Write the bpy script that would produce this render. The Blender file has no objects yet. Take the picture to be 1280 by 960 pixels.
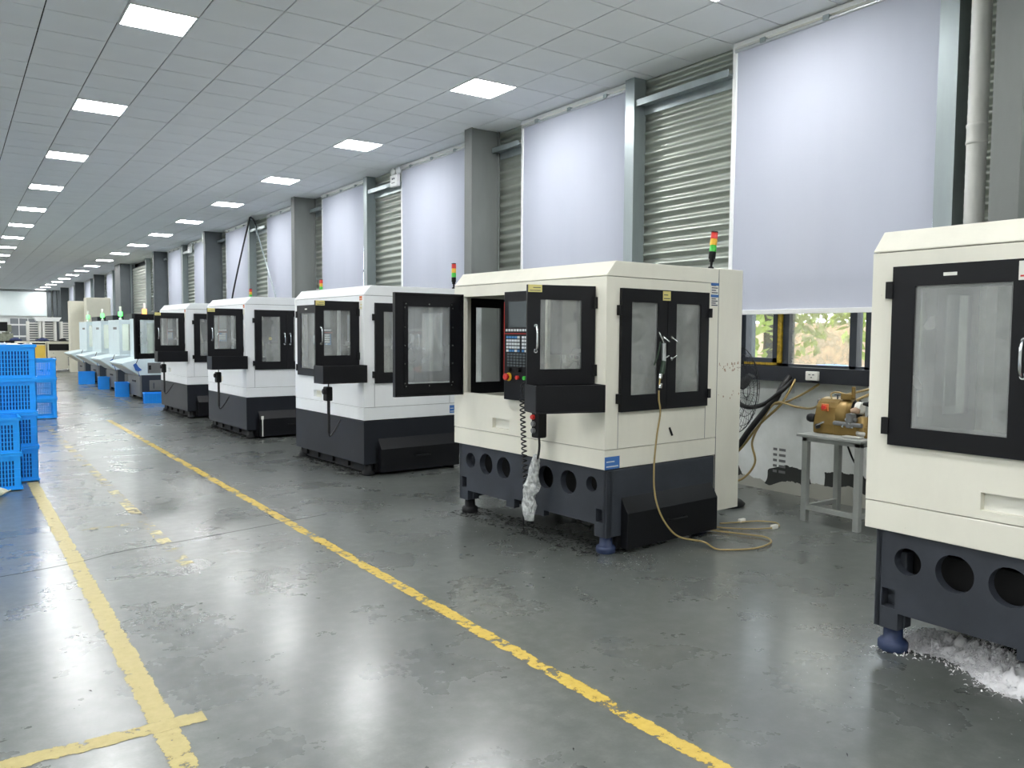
import bpy, math, random
from mathutils import Vector, Matrix
random.seed(7)
PI = math.pi
SC = bpy.context.scene
COL = SC.collection

# ------------------------------------------------------------------ camera
YAW, PIT, ROL, FPX = .6042, -.0616, .0065, 1015.2
H = 1.55
Fv = Vector((math.sin(YAW)*math.cos(PIT), math.cos(YAW)*math.cos(PIT), math.sin(PIT)))
Rv = Vector((math.cos(YAW), -math.sin(YAW), 0)); Uv = Rv.cross(Fv)
R2 = Rv*math.cos(ROL)+Uv*math.sin(ROL); U2 = -Rv*math.sin(ROL)+Uv*math.cos(ROL)
cd = bpy.data.cameras.new('camera'); cam = bpy.data.objects.new('camera', cd); COL.objects.link(cam)
cd.sensor_width = 36; cd.sensor_fit = 'HORIZONTAL'; cd.lens = FPX/1280*36; cd.clip_start = .05; cd.clip_end = 300
m = Matrix((R2, U2, -Fv)).transposed().to_4x4(); m.translation = (0, 0, H); cam.matrix_world = m
SC.camera = cam

# ------------------------------------------------------------------ world, exposure
w = bpy.data.worlds.new('sky'); SC.world = w; w.use_nodes = True
bg = w.node_tree.nodes['Background']; bg.inputs[0].default_value = (.90, .95, 1, 1); bg.inputs[1].default_value = 5.5
SC.view_settings.view_transform = 'Standard'; SC.view_settings.look = 'None'
SC.view_settings.gamma = 1; SC.view_settings.use_curve_mapping = False
SC.view_settings.exposure = 0.0
PANEL_EMIT = 62.0

# ------------------------------------------------------------------ materials
def srgb(r, g, b):
    f = lambda c: (c/255/12.92 if c/255 <= .04045 else ((c/255+.055)/1.055)**2.4)
    return (f(r), f(g), f(b), 1)
MATS = {}
class NT:
    def __init__(s, name):
        s.m = bpy.data.materials.new(name); s.m.use_nodes = True; s.t = s.m.node_tree
        s.b = s.t.nodes['Principled BSDF']; s.out = s.t.nodes['Material Output']; MATS[name] = s.m
    def n(s, typ, **kw):
        nd = s.t.nodes.new(typ)
        for k, v in kw.items():
            if k in nd.inputs: nd.inputs[k].default_value = v
            else: setattr(nd, k, v)
        return nd
    def l(s, a, b): s.t.links.new(a, b)
    def noise(s, scale, detail=4, rough=.55, coord='Object', stretch=None):
        tc = s.n('ShaderNodeTexCoord'); src = tc.outputs[coord]
        if stretch:
            mp = s.n('ShaderNodeMapping'); mp.inputs['Scale'].default_value = stretch; s.l(src, mp.inputs[0]); src = mp.outputs[0]
        nz = s.n('ShaderNodeTexNoise'); nz.inputs['Scale'].default_value = scale; nz.inputs['Detail'].default_value = detail
        nz.inputs['Roughness'].default_value = rough; s.l(src, nz.inputs['Vector']); return nz.outputs['Fac']
    def ramp(s, fac, stops, interp='LINEAR'):
        r = s.n('ShaderNodeValToRGB'); cr = r.color_ramp; cr.interpolation = interp
        while len(cr.elements) < len(stops): cr.elements.new(.5)
        for e, (p, c) in zip(cr.elements, stops):
            e.position = p; e.color = c if isinstance(c, tuple) else (c, c, c, 1)
        s.l(fac, r.inputs[0]); return r.outputs[0]
    def mix(s, fac, a, b, mode='MIX'):
        mx = s.n('ShaderNodeMix', data_type='RGBA', blend_type=mode)
        for sock, v in ((mx.inputs[0], fac), (mx.inputs[6], a), (mx.inputs[7], b)):
            if hasattr(v, 'node'): s.l(v, sock)
            else: sock.default_value = v
        return mx.outputs[2]
    def math(s, op, a, b=0):
        nd = s.n('ShaderNodeMath', operation=op)
        for sock, v in ((nd.inputs[0], a), (nd.inputs[1], b)):
            if hasattr(v, 'node'): s.l(v, sock)
            else: sock.default_value = v
        return nd.outputs[0]
    def bump(s, fac, strength=.2, dist=.01):
        b = s.n('ShaderNodeBump'); b.inputs['Strength'].default_value = strength; b.inputs['Distance'].default_value = dist
        s.l(fac, b.inputs['Height']); s.l(b.outputs[0], s.b.inputs['Normal'])
def simple(name, col, rough=.5, metal=0, var=.0, vscale=6, coat=0, bump=0, bscale=60, stretch=None, spec=.5):
    t = NT(name); t.b.inputs['Roughness'].default_value = rough; t.b.inputs['Metallic'].default_value = metal
    t.b.inputs['Coat Weight'].default_value = coat; t.b.inputs['Specular IOR Level'].default_value = spec
    if var:
        f = t.noise(vscale, 5, .6, stretch=stretch)
        d = tuple(c*(1-var) for c in col[:3])+(1,); u = tuple(min(1, c*(1+var)) for c in col[:3])+(1,)
        t.l(t.ramp(f, [(.3, d), (.7, u)]), t.b.inputs['Base Color'])
    else: t.b.inputs['Base Color'].default_value = col
    if bump: t.bump(t.noise(bscale, 3), bump, .004)
    return t.m
def emit(name, col, strength):
    t = NT(name); t.b.inputs['Base Color'].default_value = col; t.b.inputs['Emission Color'].default_value = col
    t.b.inputs['Emission Strength'].default_value = strength; return t.m
def glass(name, tint, dust, dustcol, rough=.03, gl=.10, dscale=3.):
    t = NT(name); t.t.nodes.remove(t.b)
    tr = t.n('ShaderNodeBsdfTransparent'); tr.inputs[0].default_value = tint
    g = t.n('ShaderNodeBsdfGlossy'); g.inputs['Roughness'].default_value = rough
    df = t.n('ShaderNodeBsdfDiffuse'); df.inputs[0].default_value = dustcol
    m1 = t.n('ShaderNodeMixShader'); m1.inputs[0].default_value = gl; t.l(tr.outputs[0], m1.inputs[1]); t.l(g.outputs[0], m1.inputs[2])
    m2 = t.n('ShaderNodeMixShader'); f = t.noise(dscale, 3, .5)
    t.l(t.ramp(f, [(.3, dust*.45), (.75, min(1, dust*1.5))]), m2.inputs[0]); t.l(m1.outputs[0], m2.inputs[1]); t.l(df.outputs[0], m2.inputs[2])
    t.l(m2.outputs[0], t.out.inputs[0]); return t.m

# machine paints
def paint(name, col, dirt=.5):
    t = NT(name); t.b.inputs['Roughness'].default_value = .38; t.b.inputs['Coat Weight'].default_value = .15
    a = t.noise(2.2, 6, .65, stretch=(1, 1, .35)); b = t.noise(38, 4, .7)
    c1 = t.mix(t.ramp(a, [(.42, 0.), (.78, dirt)]), col, tuple(x*.80 for x in col[:3])+(1,))
    c2 = t.mix(t.ramp(b, [(.70, 0.), (.74, .35)]), c1, srgb(120, 112, 95))
    t.l(c2, t.b.inputs['Base Color']); return t.m
CREAM = paint('cream_paint', srgb(232, 230, 216), .55)
WHITE = paint('white_paint', srgb(240, 243, 244), .3)
PALEB = simple('pale_blue_paint', srgb(214, 230, 234), .4, var=.04)
BLACK = simple('black_paint', srgb(14, 15, 19), .42, var=.15, vscale=3, spec=.3)
BLACKM = simple('black_matt', srgb(14, 15, 17), .6, spec=.3)
DARKIN = simple('dark_interior', srgb(16, 16, 17), .7)
GREYC = simple('grey_casting', srgb(54, 58, 65), .46, spec=.35, var=.16, vscale=4, bump=.15)
DARKP = simple('dark_plate', srgb(32, 35, 41), .45, var=.12, vscale=3, spec=.25)
BLUEB = simple('blue_black_plate', srgb(38, 46, 58), .45)
MIDG = simple('mid_grey_panel', srgb(108, 110, 110), .5, var=.05)
CHROME = simple('chrome', srgb(215, 218, 220), .18, 1)
ALU = simple('aluminium', srgb(205, 208, 210), .35, .9)
STEELIN = simple('inner_steel', srgb(196, 196, 190), .4, .2, var=.2, vscale=8)
BLUEF = simple('blue_foot', srgb(38, 52, 84), .5)
RUBBER = simple('rubber', srgb(24, 25, 28), .6)
RED = simple('red_plastic', srgb(205, 52, 46), .35)
YEL = simple('yellow_plastic', srgb(226, 176, 48), .35)
GRN = simple('green_plastic', srgb(70, 190, 70), .35)
LABELW = simple('label_white', srgb(228, 228, 220), .5)
LABELB = simple('label_blue', srgb(62, 112, 178), .45)
LABELY = simple('label_yellow', srgb(216, 204, 128), .5)
LABELO = simple('label_orange', srgb(206, 112, 60), .5)
INK = simple('ink', srgb(60, 66, 78), .6)
SCREEN = simple('screen_glass', srgb(58, 66, 70), .12, coat=.6)
KEYB = simple('blue_key', srgb(64, 124, 178), .45)
KEYW = simple('white_key', srgb(208, 214, 216), .45)
KEYD = simple('dark_key', srgb(74, 82, 86), .5)
PANE = glass('door_acrylic', (.90, .92, .91, 1), .24, (.66, .68, .67, 1), .04, .10, 4)  # dusty acrylic; pale dust also raised to brighten the dim machine interiors
PANEB = glass('cloudy_acrylic', (.90, .92, .92, 1), .26, (.70, .73, .74, 1), .06, .10, 2.5)
WGLASS = glass('window_glass', (.92, .95, .95, 1), .06, (.7, .72, .7, 1), .02, .05, 3)
WGLASSD = glass('dusty_window_glass', (.95, .95, .90, 1), .30, (.80, .80, .72, 1), .02, .04, 14)
LAMPG = emit('lamp_green', srgb(96, 255, 110), 3)
WORKL = emit('work_lamp', (1, .98, .92, 1), 110)
LAMPO = emit('lamp_orange', srgb(255, 150, 80), 3)
PANEL = emit('led_panel', (1, 1, 1, 1), PANEL_EMIT)
TILE = simple('ceiling_tile', srgb(236, 240, 243), .75, var=.025, vscale=1.2)
VOID = simple('ceiling_void', srgb(44, 47, 49), .9)
COLG = simple('column_grey', srgb(112, 116, 114), .6, var=.10, vscale=3, bump=.2, stretch=(1, 1, .3))
COLD = simple('column_dark', srgb(86, 92, 96), .55, var=.08, vscale=3)
ZINC = simple('galvanised', srgb(150, 160, 162), .38, .55, var=.12, vscale=5, stretch=(1, 1, .2))
CORR = simple('corrugated_sheet', srgb(164, 170, 161), .36, .55, var=.10, vscale=2.5, stretch=(1, .3, 2))
GUIDE = simple('white_guide', srgb(225, 227, 226), .4)
PVC = simple('pvc_pipe', srgb(198, 199, 194), .45, var=.08, vscale=4, bump=.1)
SILL = simple('sill_black', srgb(30, 33, 40), .45, var=.1)
WFRAME = simple('window_frame', srgb(52, 58, 66), .45)
YBLK = simple('yellow_tape', srgb(176, 146, 30), .55, var=.5, vscale=22)
CRATE = simple('crate_blue', srgb(20, 156, 250), .42, var=.07, vscale=3)
CRATED = simple('crate_slot_shade', srgb(14, 84, 160), .6, var=.25, vscale=14)  # dark blue standing in for the shade inside crate slots
BIN = simple('bin_blue', srgb(20, 146, 240), .42, var=.08, vscale=3)
LINER = simple('white_liner', srgb(232, 235, 235), .6)
SACK = simple('sack_weave', srgb(212, 214, 190), .8, var=.2, vscale=20)
BEIGE = simple('beige_cabinet', srgb(214, 212, 196), .5, var=.03)
YELB = simple('yellow_board', srgb(224, 192, 84), .6)
TRAYW = simple('tray_white', srgb(230, 230, 224), .5)
NAVY = simple('navy_cloth', srgb(44, 54, 92), .8, var=.2)
OLIVE = simple('olive_part', srgb(136, 140, 124), .6, var=.3, vscale=12)
TABLE = simple('table_grey', srgb(150, 154, 150), .5, var=.08, vscale=6)
GOLD = simple('grinder_gold', srgb(132, 108, 58), .36, .35, var=.15, vscale=7)
PINKC = simple('grinding_cup', srgb(176, 150, 128), .8)
HOSEY = simple('hose_amber', srgb(160, 140, 92), .35)
HOSEB = simple('hose_black', srgb(22, 22, 24), .5)
BRASS = simple('brass', srgb(170, 150, 100), .35, .8)
GUNG = simple('gun_green', srgb(40, 62, 46), .5)
PLASTICW = glass('plastic_wrap', (.85, .87, .87, 1), .62, (.66, .68, .67, 1), .2, .18, 30)
CHIP = simple('swarf', srgb(190, 193, 193), .5, .2)
CHIPD = simple('black_chips', srgb(28, 29, 30), .8)
FLUFF = simple('white_swarf', srgb(224, 224, 226), .8, var=.08, vscale=20)
BLUEBR = simple('blue_brush', srgb(44, 92, 168), .6)
OUTG = simple('outside_ground', srgb(170, 165, 150), .9, var=.1)
LEAF = simple('leaves', srgb(172, 186, 108), .7, var=.35, vscale=3)
BARK = simple('bark', srgb(92, 84, 70), .9, var=.2)
PINKW = simple('outside_wall_pink', srgb(226, 196, 176), .8, var=.06)
BLUEO = simple('outside_blue', srgb(90, 140, 205), .6)
PLASTER = simple('plaster_white', srgb(214, 218, 216), .8, var=.05, vscale=1.5)
ENDBL = simple('end_blind', srgb(226, 236, 236), .6)
ENDD = simple('end_dark', srgb(116, 122, 126), .7)

# floor: polished concrete, oil-darkened along the machine row
t = NT('polished_concrete')
tc = t.noise(.5, 4, .55); mid = t.noise(1.7, 6, .62); fine = t.noise(11, 4, .6); grain = t.noise(85, 2, .5)
c1 = t.ramp(tc, [(.15, srgb(62, 67, 64)), (.5, srgb(102, 108, 104)), (.85, srgb(138, 143, 139))], 'B_SPLINE')
c1 = t.mix(t.ramp(mid, [(.2, .75), (.8, .0)], 'B_SPLINE'), c1, srgb(70, 74, 72))
c2 = t.mix(t.ramp(fine, [(.45, .0), (.95, .55)], 'B_SPLINE'), c1, srgb(168, 171, 166))
c2 = t.mix(t.ramp(grain, [(.2, .0), (.8, .30)], 'B_SPLINE'), c2, srgb(58, 62, 60))
g = t.n('ShaderNodeNewGeometry'); sx = t.n('ShaderNodeSeparateXYZ'); t.l(g.outputs['Position'], sx.inputs[0])
oil = t.math('ADD', t.math('MULTIPLY', sx.outputs['X'], .12), t.math('MULTIPLY', t.noise(.9, 5, .6), .8))
c2 = t.mix(t.ramp(oil, [(.55, 0.), (1.0, .6)], 'B_SPLINE'), c2, srgb(62, 66, 63))
t.l(c2, t.b.inputs['Base Color'])
t.l(t.ramp(mid, [(.1, .17), (.9, .40)], 'B_SPLINE'), t.b.inputs['Roughness']); t.b.inputs['Specular IOR Level'].default_value = .62
t.b.inputs['Coat Weight'].default_value = .38; t.b.inputs['Coat Roughness'].default_value = .20
t.bump(t.noise(2.0, 2, .5), .05, .02)
FLOOR = t.m
# worn yellow line paints, ragged along their edges
def line_paint(name, axis, ca, cb, thr):
    t = NT(name); a = t.noise(5, 6, .7); b = t.noise(24, 4, .65)
    t.l(t.ramp(b, [(.3, ca), (.7, cb)]), t.b.inputs['Base Color']); t.b.inputs['Roughness'].default_value = .45
    tc = t.n('ShaderNodeTexCoord'); sp = t.n('ShaderNodeSeparateXYZ'); t.l(tc.outputs['Generated'], sp.inputs[0])
    e = t.math('SUBTRACT', 1, t.math('ABSOLUTE', t.math('SUBTRACT', t.math('MULTIPLY', sp.outputs[axis], 2), 1)))
    e = t.math('MULTIPLY', t.math('MINIMUM', t.math('MULTIPLY', e, 3), 1), .16)
    v = t.math('ADD', t.math('ADD', t.math('MULTIPLY', a, .6), t.math('MULTIPLY', b, .4)), e)
    t.l(t.ramp(v, [(thr, 0.), (thr+.03, 1.)]), t.b.inputs['Alpha']); return t.m
LINE = line_paint('worn_yellow_paint', 0, srgb(184, 154, 58), srgb(204, 178, 82), .612)
LINEL = line_paint('pale_yellow_paint', 0, srgb(164, 150, 90), srgb(180, 167, 108), .545)
LINEC = line_paint('pale_yellow_cross_paint', 1, srgb(164, 150, 90), srgb(180, 167, 108), .545)
t = NT('faded_yellow_paint')
a = t.noise(3.5, 8, .75); b = t.noise(26, 6, .7)
t.b.inputs['Base Color'].default_value = srgb(206, 192, 138); t.b.inputs['Roughness'].default_value = .4
al = t.ramp(t.math('ADD', t.math('MULTIPLY', a, .7), t.math('MULTIPLY', b, .3)), [(.50, 0.), (.56, .8)])
t.l(al, t.b.inputs['Alpha']); LINEF = t.m
# lower wall: white plaster with black peeled patches low down
t = NT('peeling_wall')
g = t.n('ShaderNodeNewGeometry'); sx = t.n('ShaderNodeSeparateXYZ'); t.l(g.outputs['Position'], sx.inputs[0])
nz = t.noise(1.6, 6, .6); zz = t.math('ADD', sx.outputs['Z'], t.math('MULTIPLY', t.math('SUBTRACT', nz, .5), .42))
gap = t.math('GREATER_THAN', t.noise(1.05, 3, .5), .40)
band = t.math('MULTIPLY', t.math('MULTIPLY', t.math('LESS_THAN', zz, .25), t.math('GREATER_THAN', zz, .12)), gap)
base = t.ramp(t.noise(2, 6, .7), [(.3, srgb(206, 210, 206)), (.65, srgb(226, 230, 228))])
low = t.mix(t.math('LESS_THAN', zz, .14), base, srgb(172, 172, 162))
t.l(t.mix(band, low, srgb(52, 54, 52)), t.b.inputs['Base Color']); t.b.inputs['Roughness'].default_value = .8
PEEL = t.m
# blind fabric: lets daylight through
t = NT('blind_fabric'); t.t.nodes.remove(t.b)
df = t.n('ShaderNodeBsdfDiffuse'); tl = t.n('ShaderNodeBsdfTranslucent'); mx = t.n('ShaderNodeMixShader'); mx.inputs[0].default_value = .075
cf = t.ramp(t.noise(1.1, 4, .5, stretch=(1, 1, .15)), [(.3, srgb(174, 178, 191)), (.7, srgb(182, 186, 198))])
t.l(cf, df.inputs[0]); t.l(cf, tl.inputs[0])
t.l(df.outputs[0], mx.inputs[1]); t.l(tl.outputs[0], mx.inputs[2]); t.l(mx.outputs[0], t.out.inputs[0]); FABRIC = t.m

# ------------------------------------------------------------------ mesh helpers
class MB:
    def __init__(s): s.v = []; s.f = []; s.sm = []
    def add(s, vs, fs, smooth=False):
        o = len(s.v); s.v += [tuple(p) for p in vs]
        for q in fs: s.f.append(tuple(i+o for i in q)); s.sm.append(smooth)
        return s
    def box(s, x0, x1, y0, y1, z0, z1):
        return s.add([(x, y, z) for x in (x0, x1) for y in (y0, y1) for z in (z0, z1)],
            [(0, 1, 3, 2), (4, 6, 7, 5), (0, 4, 5, 1), (2, 3, 7, 6), (0, 2, 6, 4), (1, 5, 7, 3)])
    def prism(s, pts, y0, y1, plane='xz'):
        n = len(pts)
        if plane == 'xz': a = [(x, y0, z) for x, z in pts]+[(x, y1, z) for x, z in pts]
        elif plane == 'yz': a = [(y0, y, z) for y, z in pts]+[(y1, y, z) for y, z in pts]
        else: a = [(x, y, y0) for x, y in pts]+[(x, y, y1) for x, y in pts]
        return s.add(a, [tuple(range(n)), tuple(range(2*n-1, n-1, -1))]+[(i, i+n, (i+1) % n+n, (i+1) % n) for i in range(n)])
    def tube(s, pts, r, n=8, closed=False):
        P = [Vector(p) for p in pts]; rs = r if isinstance(r, (list, tuple)) else [r]*len(P)
        rings = []; up = None
        for i, p in enumerate(P):
            if closed: d = P[(i+1) % len(P)]-P[i-1]
            else: d = P[min(i+1, len(P)-1)]-P[max(i-1, 0)]
            d.normalize()
            if up is None: up = Vector((0, 0, 1)) if abs(d.z) < .9 else Vector((1, 0, 0))
            a = d.cross(up)
            if a.length < 1e-4: a = d.cross(Vector((1, .3, .2)))
            a.normalize(); b = a.cross(d); up = b
            rings.append([p+(a*math.cos(2*PI*k/n)+b*math.sin(2*PI*k/n))*rs[i] for k in range(n)])
        vs = [v for rg in rings for v in rg]; fs = []; m = len(P)
        for i in range(m if closed else m-1):
            j = (i+1) % m
            for k in range(n): fs.append((i*n+k, i*n+(k+1) % n, j*n+(k+1) % n, j*n+k))
        s.add(vs, fs, True)
        if not closed: s.add(rings[0], [tuple(range(n-1, -1, -1))]); s.add(rings[-1], [tuple(range(n))])
        return s
    def cyl(s, p0, p1, r0, r1=None, n=20): return s.tube([p0, p1], [r0, r0 if r1 is None else r1], n)
    def lathe(s, prof, c, axis='z', n=24):
        vs = []; fs = []
        for r, h in prof:
            for k in range(n):
                a, b = r*math.cos(2*PI*k/n), r*math.sin(2*PI*k/n)
                q = {'z': (a, b, h), 'x': (h, a, b), 'y': (a, h, b)}[axis]
                vs.append((c[0]+q[0], c[1]+q[1], c[2]+q[2]))
        for i in range(len(prof)-1):
            for k in range(n): fs.append((i*n+k, i*n+(k+1) % n, (i+1)*n+(k+1) % n, (i+1)*n+k))
        s.add(vs, fs, True)
        m = len(prof)-1
        if prof[0][0] > 1e-5: s.add(vs[:n], [tuple(range(n))])
        if prof[m][0] > 1e-5: s.add(vs[m*n:], [tuple(range(n))])
        return s
    def panel(s, mp, a0, a1, b0, b1, t0, t1, holes=(), rounds=()):
        """slab a0..a1 x b0..b1, thickness t0..t1, rectangular holes and round holes (a,b,r); mp maps (a,b,t)->xyz"""
        cut = [h for h in holes]+[(a-r*1.08, a+r*1.08, b-r*1.08, b+r*1.08) for a, b, r in rounds]
        A = sorted({a0, a1, *[min(max(h[i], a0), a1) for h in cut for i in (0, 1)]})
        B = sorted({b0, b1, *[min(max(h[i], b0), b1) for h in cut for i in (2, 3)]})
        def solid(i, j):
            if not (0 <= i < len(A)-1 and 0 <= j < len(B)-1): return False
            ca, cb = (A[i]+A[i+1])/2, (B[j]+B[j+1])/2
            return not any(h[0] < ca < h[1] and h[2] < cb < h[3] for h in cut)
        q = lambda *c: s.add([mp(*p) for p in c], [(0, 1, 2, 3)])
        for i in range(len(A)-1):
            for j in range(len(B)-1):
                if not solid(i, j): continue
                x0, x1, y0, y1 = A[i], A[i+1], B[j], B[j+1]
                q((x0, y0, t0), (x1, y0, t0), (x1, y1, t0), (x0, y1, t0)); q((x0, y0, t1), (x0, y1, t1), (x1, y1, t1), (x1, y0, t1))
                inr = lambda: any(abs((x0+x1)/2-a) < r*1.2+abs(x1-x0)/2 for a, b, r in rounds)
                if not solid(i-1, j): q((x0, y0, t0), (x0, y1, t0), (x0, y1, t1), (x0, y0, t1))
                if not solid(i+1, j): q((x1, y0, t0), (x1, y0, t1), (x1, y1, t1), (x1, y1, t0))
                if not solid(i, j-1): q((x0, y0, t0), (x0, y0, t1), (x1, y0, t1), (x1, y0, t0))
                if not solid(i, j+1): q((x0, y1, t0), (x1, y1, t0), (x1, y1, t1), (x0, y1, t1))
        for a, b, r in rounds:
            n = 32; h = r*1.08; ci = []; sq = []
            for k in range(n):
                c, d = math.cos(2*PI*k/n), math.sin(2*PI*k/n); mm = max(abs(c), abs(d))
                ci.append((a+r*c, b+r*d)); sq.append((a+h*c/mm, b+h*d/mm))
            for tt in (t0, t1):
                s.add([mp(*p, tt) for p in ci+sq], [(k, (k+1) % n, (k+1) % n+n, k+n) for k in range(n)])
            s.add([mp(*p, t0) for p in ci]+[mp(*p, t1) for p in ci], [(k, (k+1) % n, (k+1) % n+n, k+n) for k in range(n)], True)
        return s
    def build(s, name, mat, parent=None, bevel=0, loc=None, rotz=0):
        me = bpy.data.meshes.new(name); me.from_pydata(s.v, [], s.f); me.materials.append(mat)
        me.polygons.foreach_set('use_smooth', s.sm); me.update()
        o = bpy.data.objects.new(name, me); COL.objects.link(o)
        if parent is not None: o.parent = parent
        if loc: o.location = loc
        o.rotation_euler.z = rotz
        if bevel:
            b = o.modifiers.new('bevel', 'BEVEL'); b.width = bevel; b.segments = 2; b.limit_method = 'ANGLE'; b.angle_limit = .7
        return o
def tag(o, label=None, cat=None, group=None, kind=None):
    if label: o['label'] = label
    if cat: o['category'] = cat
    if group: o['group'] = group
    if kind: o['kind'] = kind
    return o
def thing(name, loc, label, cat, rotz=0, group=None):
    o = bpy.data.objects.new(name, None); COL.objects.link(o); o.location = loc; o.rotation_euler.z = rotz
    o.empty_display_size = .1
    return tag(o, label, cat, group)
def copy_tree(o, parent=None):
    c = o.copy(); COL.objects.link(c)
    if parent is not None: c.parent = parent
    for ch in list(o.children): copy_tree(ch, c)
    return c
def struct(o, label=None): o['kind'] = 'structure'; return tag(o, label)
YZ = lambda x: (lambda a, b, t: (t, a, b))      # panel in the y-z plane, thickness along x
PYZ = lambda a, b, t: (t, a, b)
PXZ = lambda a, b, t: (a, t, b)
def spline(pts, n=8):
    P = [Vector(p) for p in pts]; out = []
    for i in range(len(P)-1):
        p0, p1, p2, p3 = P[max(i-1, 0)], P[i], P[i+1], P[min(i+2, len(P)-1)]
        for k in range(n):
            u = k/n
            out.append(.5*((2*p1)+(p2-p0)*u+(2*p0-5*p1+4*p2-p3)*u*u+(3*p1-p0-3*p2+p3)*u**3))
    return out+[P[-1]]

# ------------------------------------------------------------------ setting
YB, YE, XL, XW = -7.0, 67.0, -11.0, 6.73
CZ = 4.45
floor = struct(MB().box(XL, 7.0, YB, YE, -.2, 0).build('floor', FLOOR), 'polished grey concrete floor')
def mark(x0, x1, y0, y1, mat, z=.0012):
    return MB().box(x0, x1, y0, y1, -.01, z).build('painted_line', mat, floor)
mark(2.175, 2.278, -3, 15.6, LINE)
mark(.592, .70, -3, 9.58, LINEL)
mark(-4, .80, 3.28, 3.385, LINEC, .0018)
mark(-4, 1.30, 7.03, 7.09, LINEF, .0018)
mark(1.21, 1.30, 5.4, 15.2, LINEF, .0015)
mark(3.12, 3.20, 18.9, 28.5, LINEF, .0015)
# saw cuts in the slab
for y in (6.05,): MB().tube(spline([(-3, y-.5, -.002), (.2, y-.08, -.002), (.95, y+.16, -.002), (1.5, y+.25, -.002), (2.6, y+.5, -.002)], 10), .0045, 5).build('floor_joint', RUBBER, floor)

# ceiling
GX, GY, TS = .779, 7.995, .6
ceiling = struct(MB().box(XL, 7.0, YB, YE, CZ+.03, CZ+.25).build('ceiling', VOID), 'suspended ceiling of grey square tiles')
LIGHT_I = (-17, -11, -5, 1, 7)
def is_light(i, j): return i in LIGHT_I and j % 6 == 0
def proj(p):
    d = Vector(p)-Vector((0, 0, H)); z = d.dot(Fv)
    if z < .1: return None
    return 640+FPX*d.dot(R2)/z, 480-FPX*d.dot(U2)/z, z
tiles = []; lights = []
for i in range(-20, 10):
    for j in range(-25, 99):
        x0, y0 = GX+i*TS, GY+j*TS
        if y0 < YB-.3 or y0 > YE-.3 or x0 < XL-.3: continue
        if is_light(i, j): lights.append((x0, y0)); continue
        x1 = min(x0+TS, XW-.05)
        p = proj(((x0+x1)/2, y0+.3, CZ))
        vis = p and -60 < p[0] < 1340 and -60 < p[1] < 1000
        tiles.append((p[2] if vis else 1e3+random.random(), x0, x1, y0))
tiles.sort()
gp = .006
base_tile = MB().box(gp-TS/2, TS/2-gp, gp-TS/2, TS/2-gp, 0, .012).build('ceiling_tile', TILE, ceiling)
edge_w = XW-.05-(GX+9*TS)
edge_tile = MB().box(gp-edge_w/2, edge_w/2-gp, gp-TS/2, TS/2-gp, 0, .012).build('edge_tile', TILE, ceiling)
used = {base_tile: 0, edge_tile: 0}; rest = MB()
for k, (d, x0, x1, y0) in enumerate(tiles):
    if k < 300 and d < 900:
        src = edge_tile if x1-x0 < TS-.01 else base_tile
        o = src
        if used[src]: o = src.copy(); COL.objects.link(o)
        used[src] = 1; o.location = ((x0+x1)/2, y0+TS/2, CZ+random.uniform(-.0012, .0012))
    else: rest.box(x0+gp, x1-gp, y0+gp, y0+TS-gp, CZ, CZ+.012)
ro = rest.build('far_ceiling_tiles', TILE, ceiling); ro['kind'] = 'stuff'
# LED panels
lp = thing('led_panel_light', (0, 0, CZ), 'lit square LED panel set in the tiled ceiling', 'ceiling light')
fr = MB()
for a, b, c, d in ((-.297, -.28, -.297, .297), (.28, .297, -.297, .297), (-.28, .28, -.297, -.28), (-.28, .28, .28, .297)): fr.box(a, b, c, d, -.006, .02)
fr.build('frame', GUIDE, lp); MB().box(-.28, .28, -.28, .28, -.003, .012).build('diffuser', PANEL, lp)
for k, (x0, y0) in enumerate(lights):
    o = lp if k == 0 else copy_tree(lp)
    o.location = (x0+.3, y0+.3, CZ)
    if x0 > 4: o['label'] = 'lit square LED ceiling panel in the row along the blinds'; o['group'] = 'ceiling lights beside the blinds'
    elif x0 > 0: o['label'] = 'lit square LED ceiling panel in the row over the yellow floor line'; o['group'] = 'ceiling lights over the aisle'
    else: o['label'] = 'lit square LED ceiling panel over the open hall floor'; o['group'] = 'ceiling lights over the open floor'

# far, left and back walls
wall_end = struct(MB().box(XL, 7.0, YE, YE+.3, 0, CZ+.2).build('wall_end', PLASTER), 'white end wall')
struct(MB().box(XL-.3, XL, YB, YE+.3, 0, CZ+.2).build('wall_left', PLASTER), 'white side wall')
struct(MB().box(XL-.3, 7.0, YB-.3, YB, 0, CZ+.2).build('wall_back', PLASTER), 'white back wall')

# right wall
wall_right = struct(MB().box(XW, XW+.22, YB, YE, 0, 1.12).build('wall_right', PEEL), 'white lower wall with black peeling patches')
struct(MB().prism([(6.60, 1.11), (6.60, 1.25), (6.72, 1.25), (6.95, 1.25), (6.95, 1.11)], YB, YE).build('trim_1', SILL), 'black steel sill rail under the windows')
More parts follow.
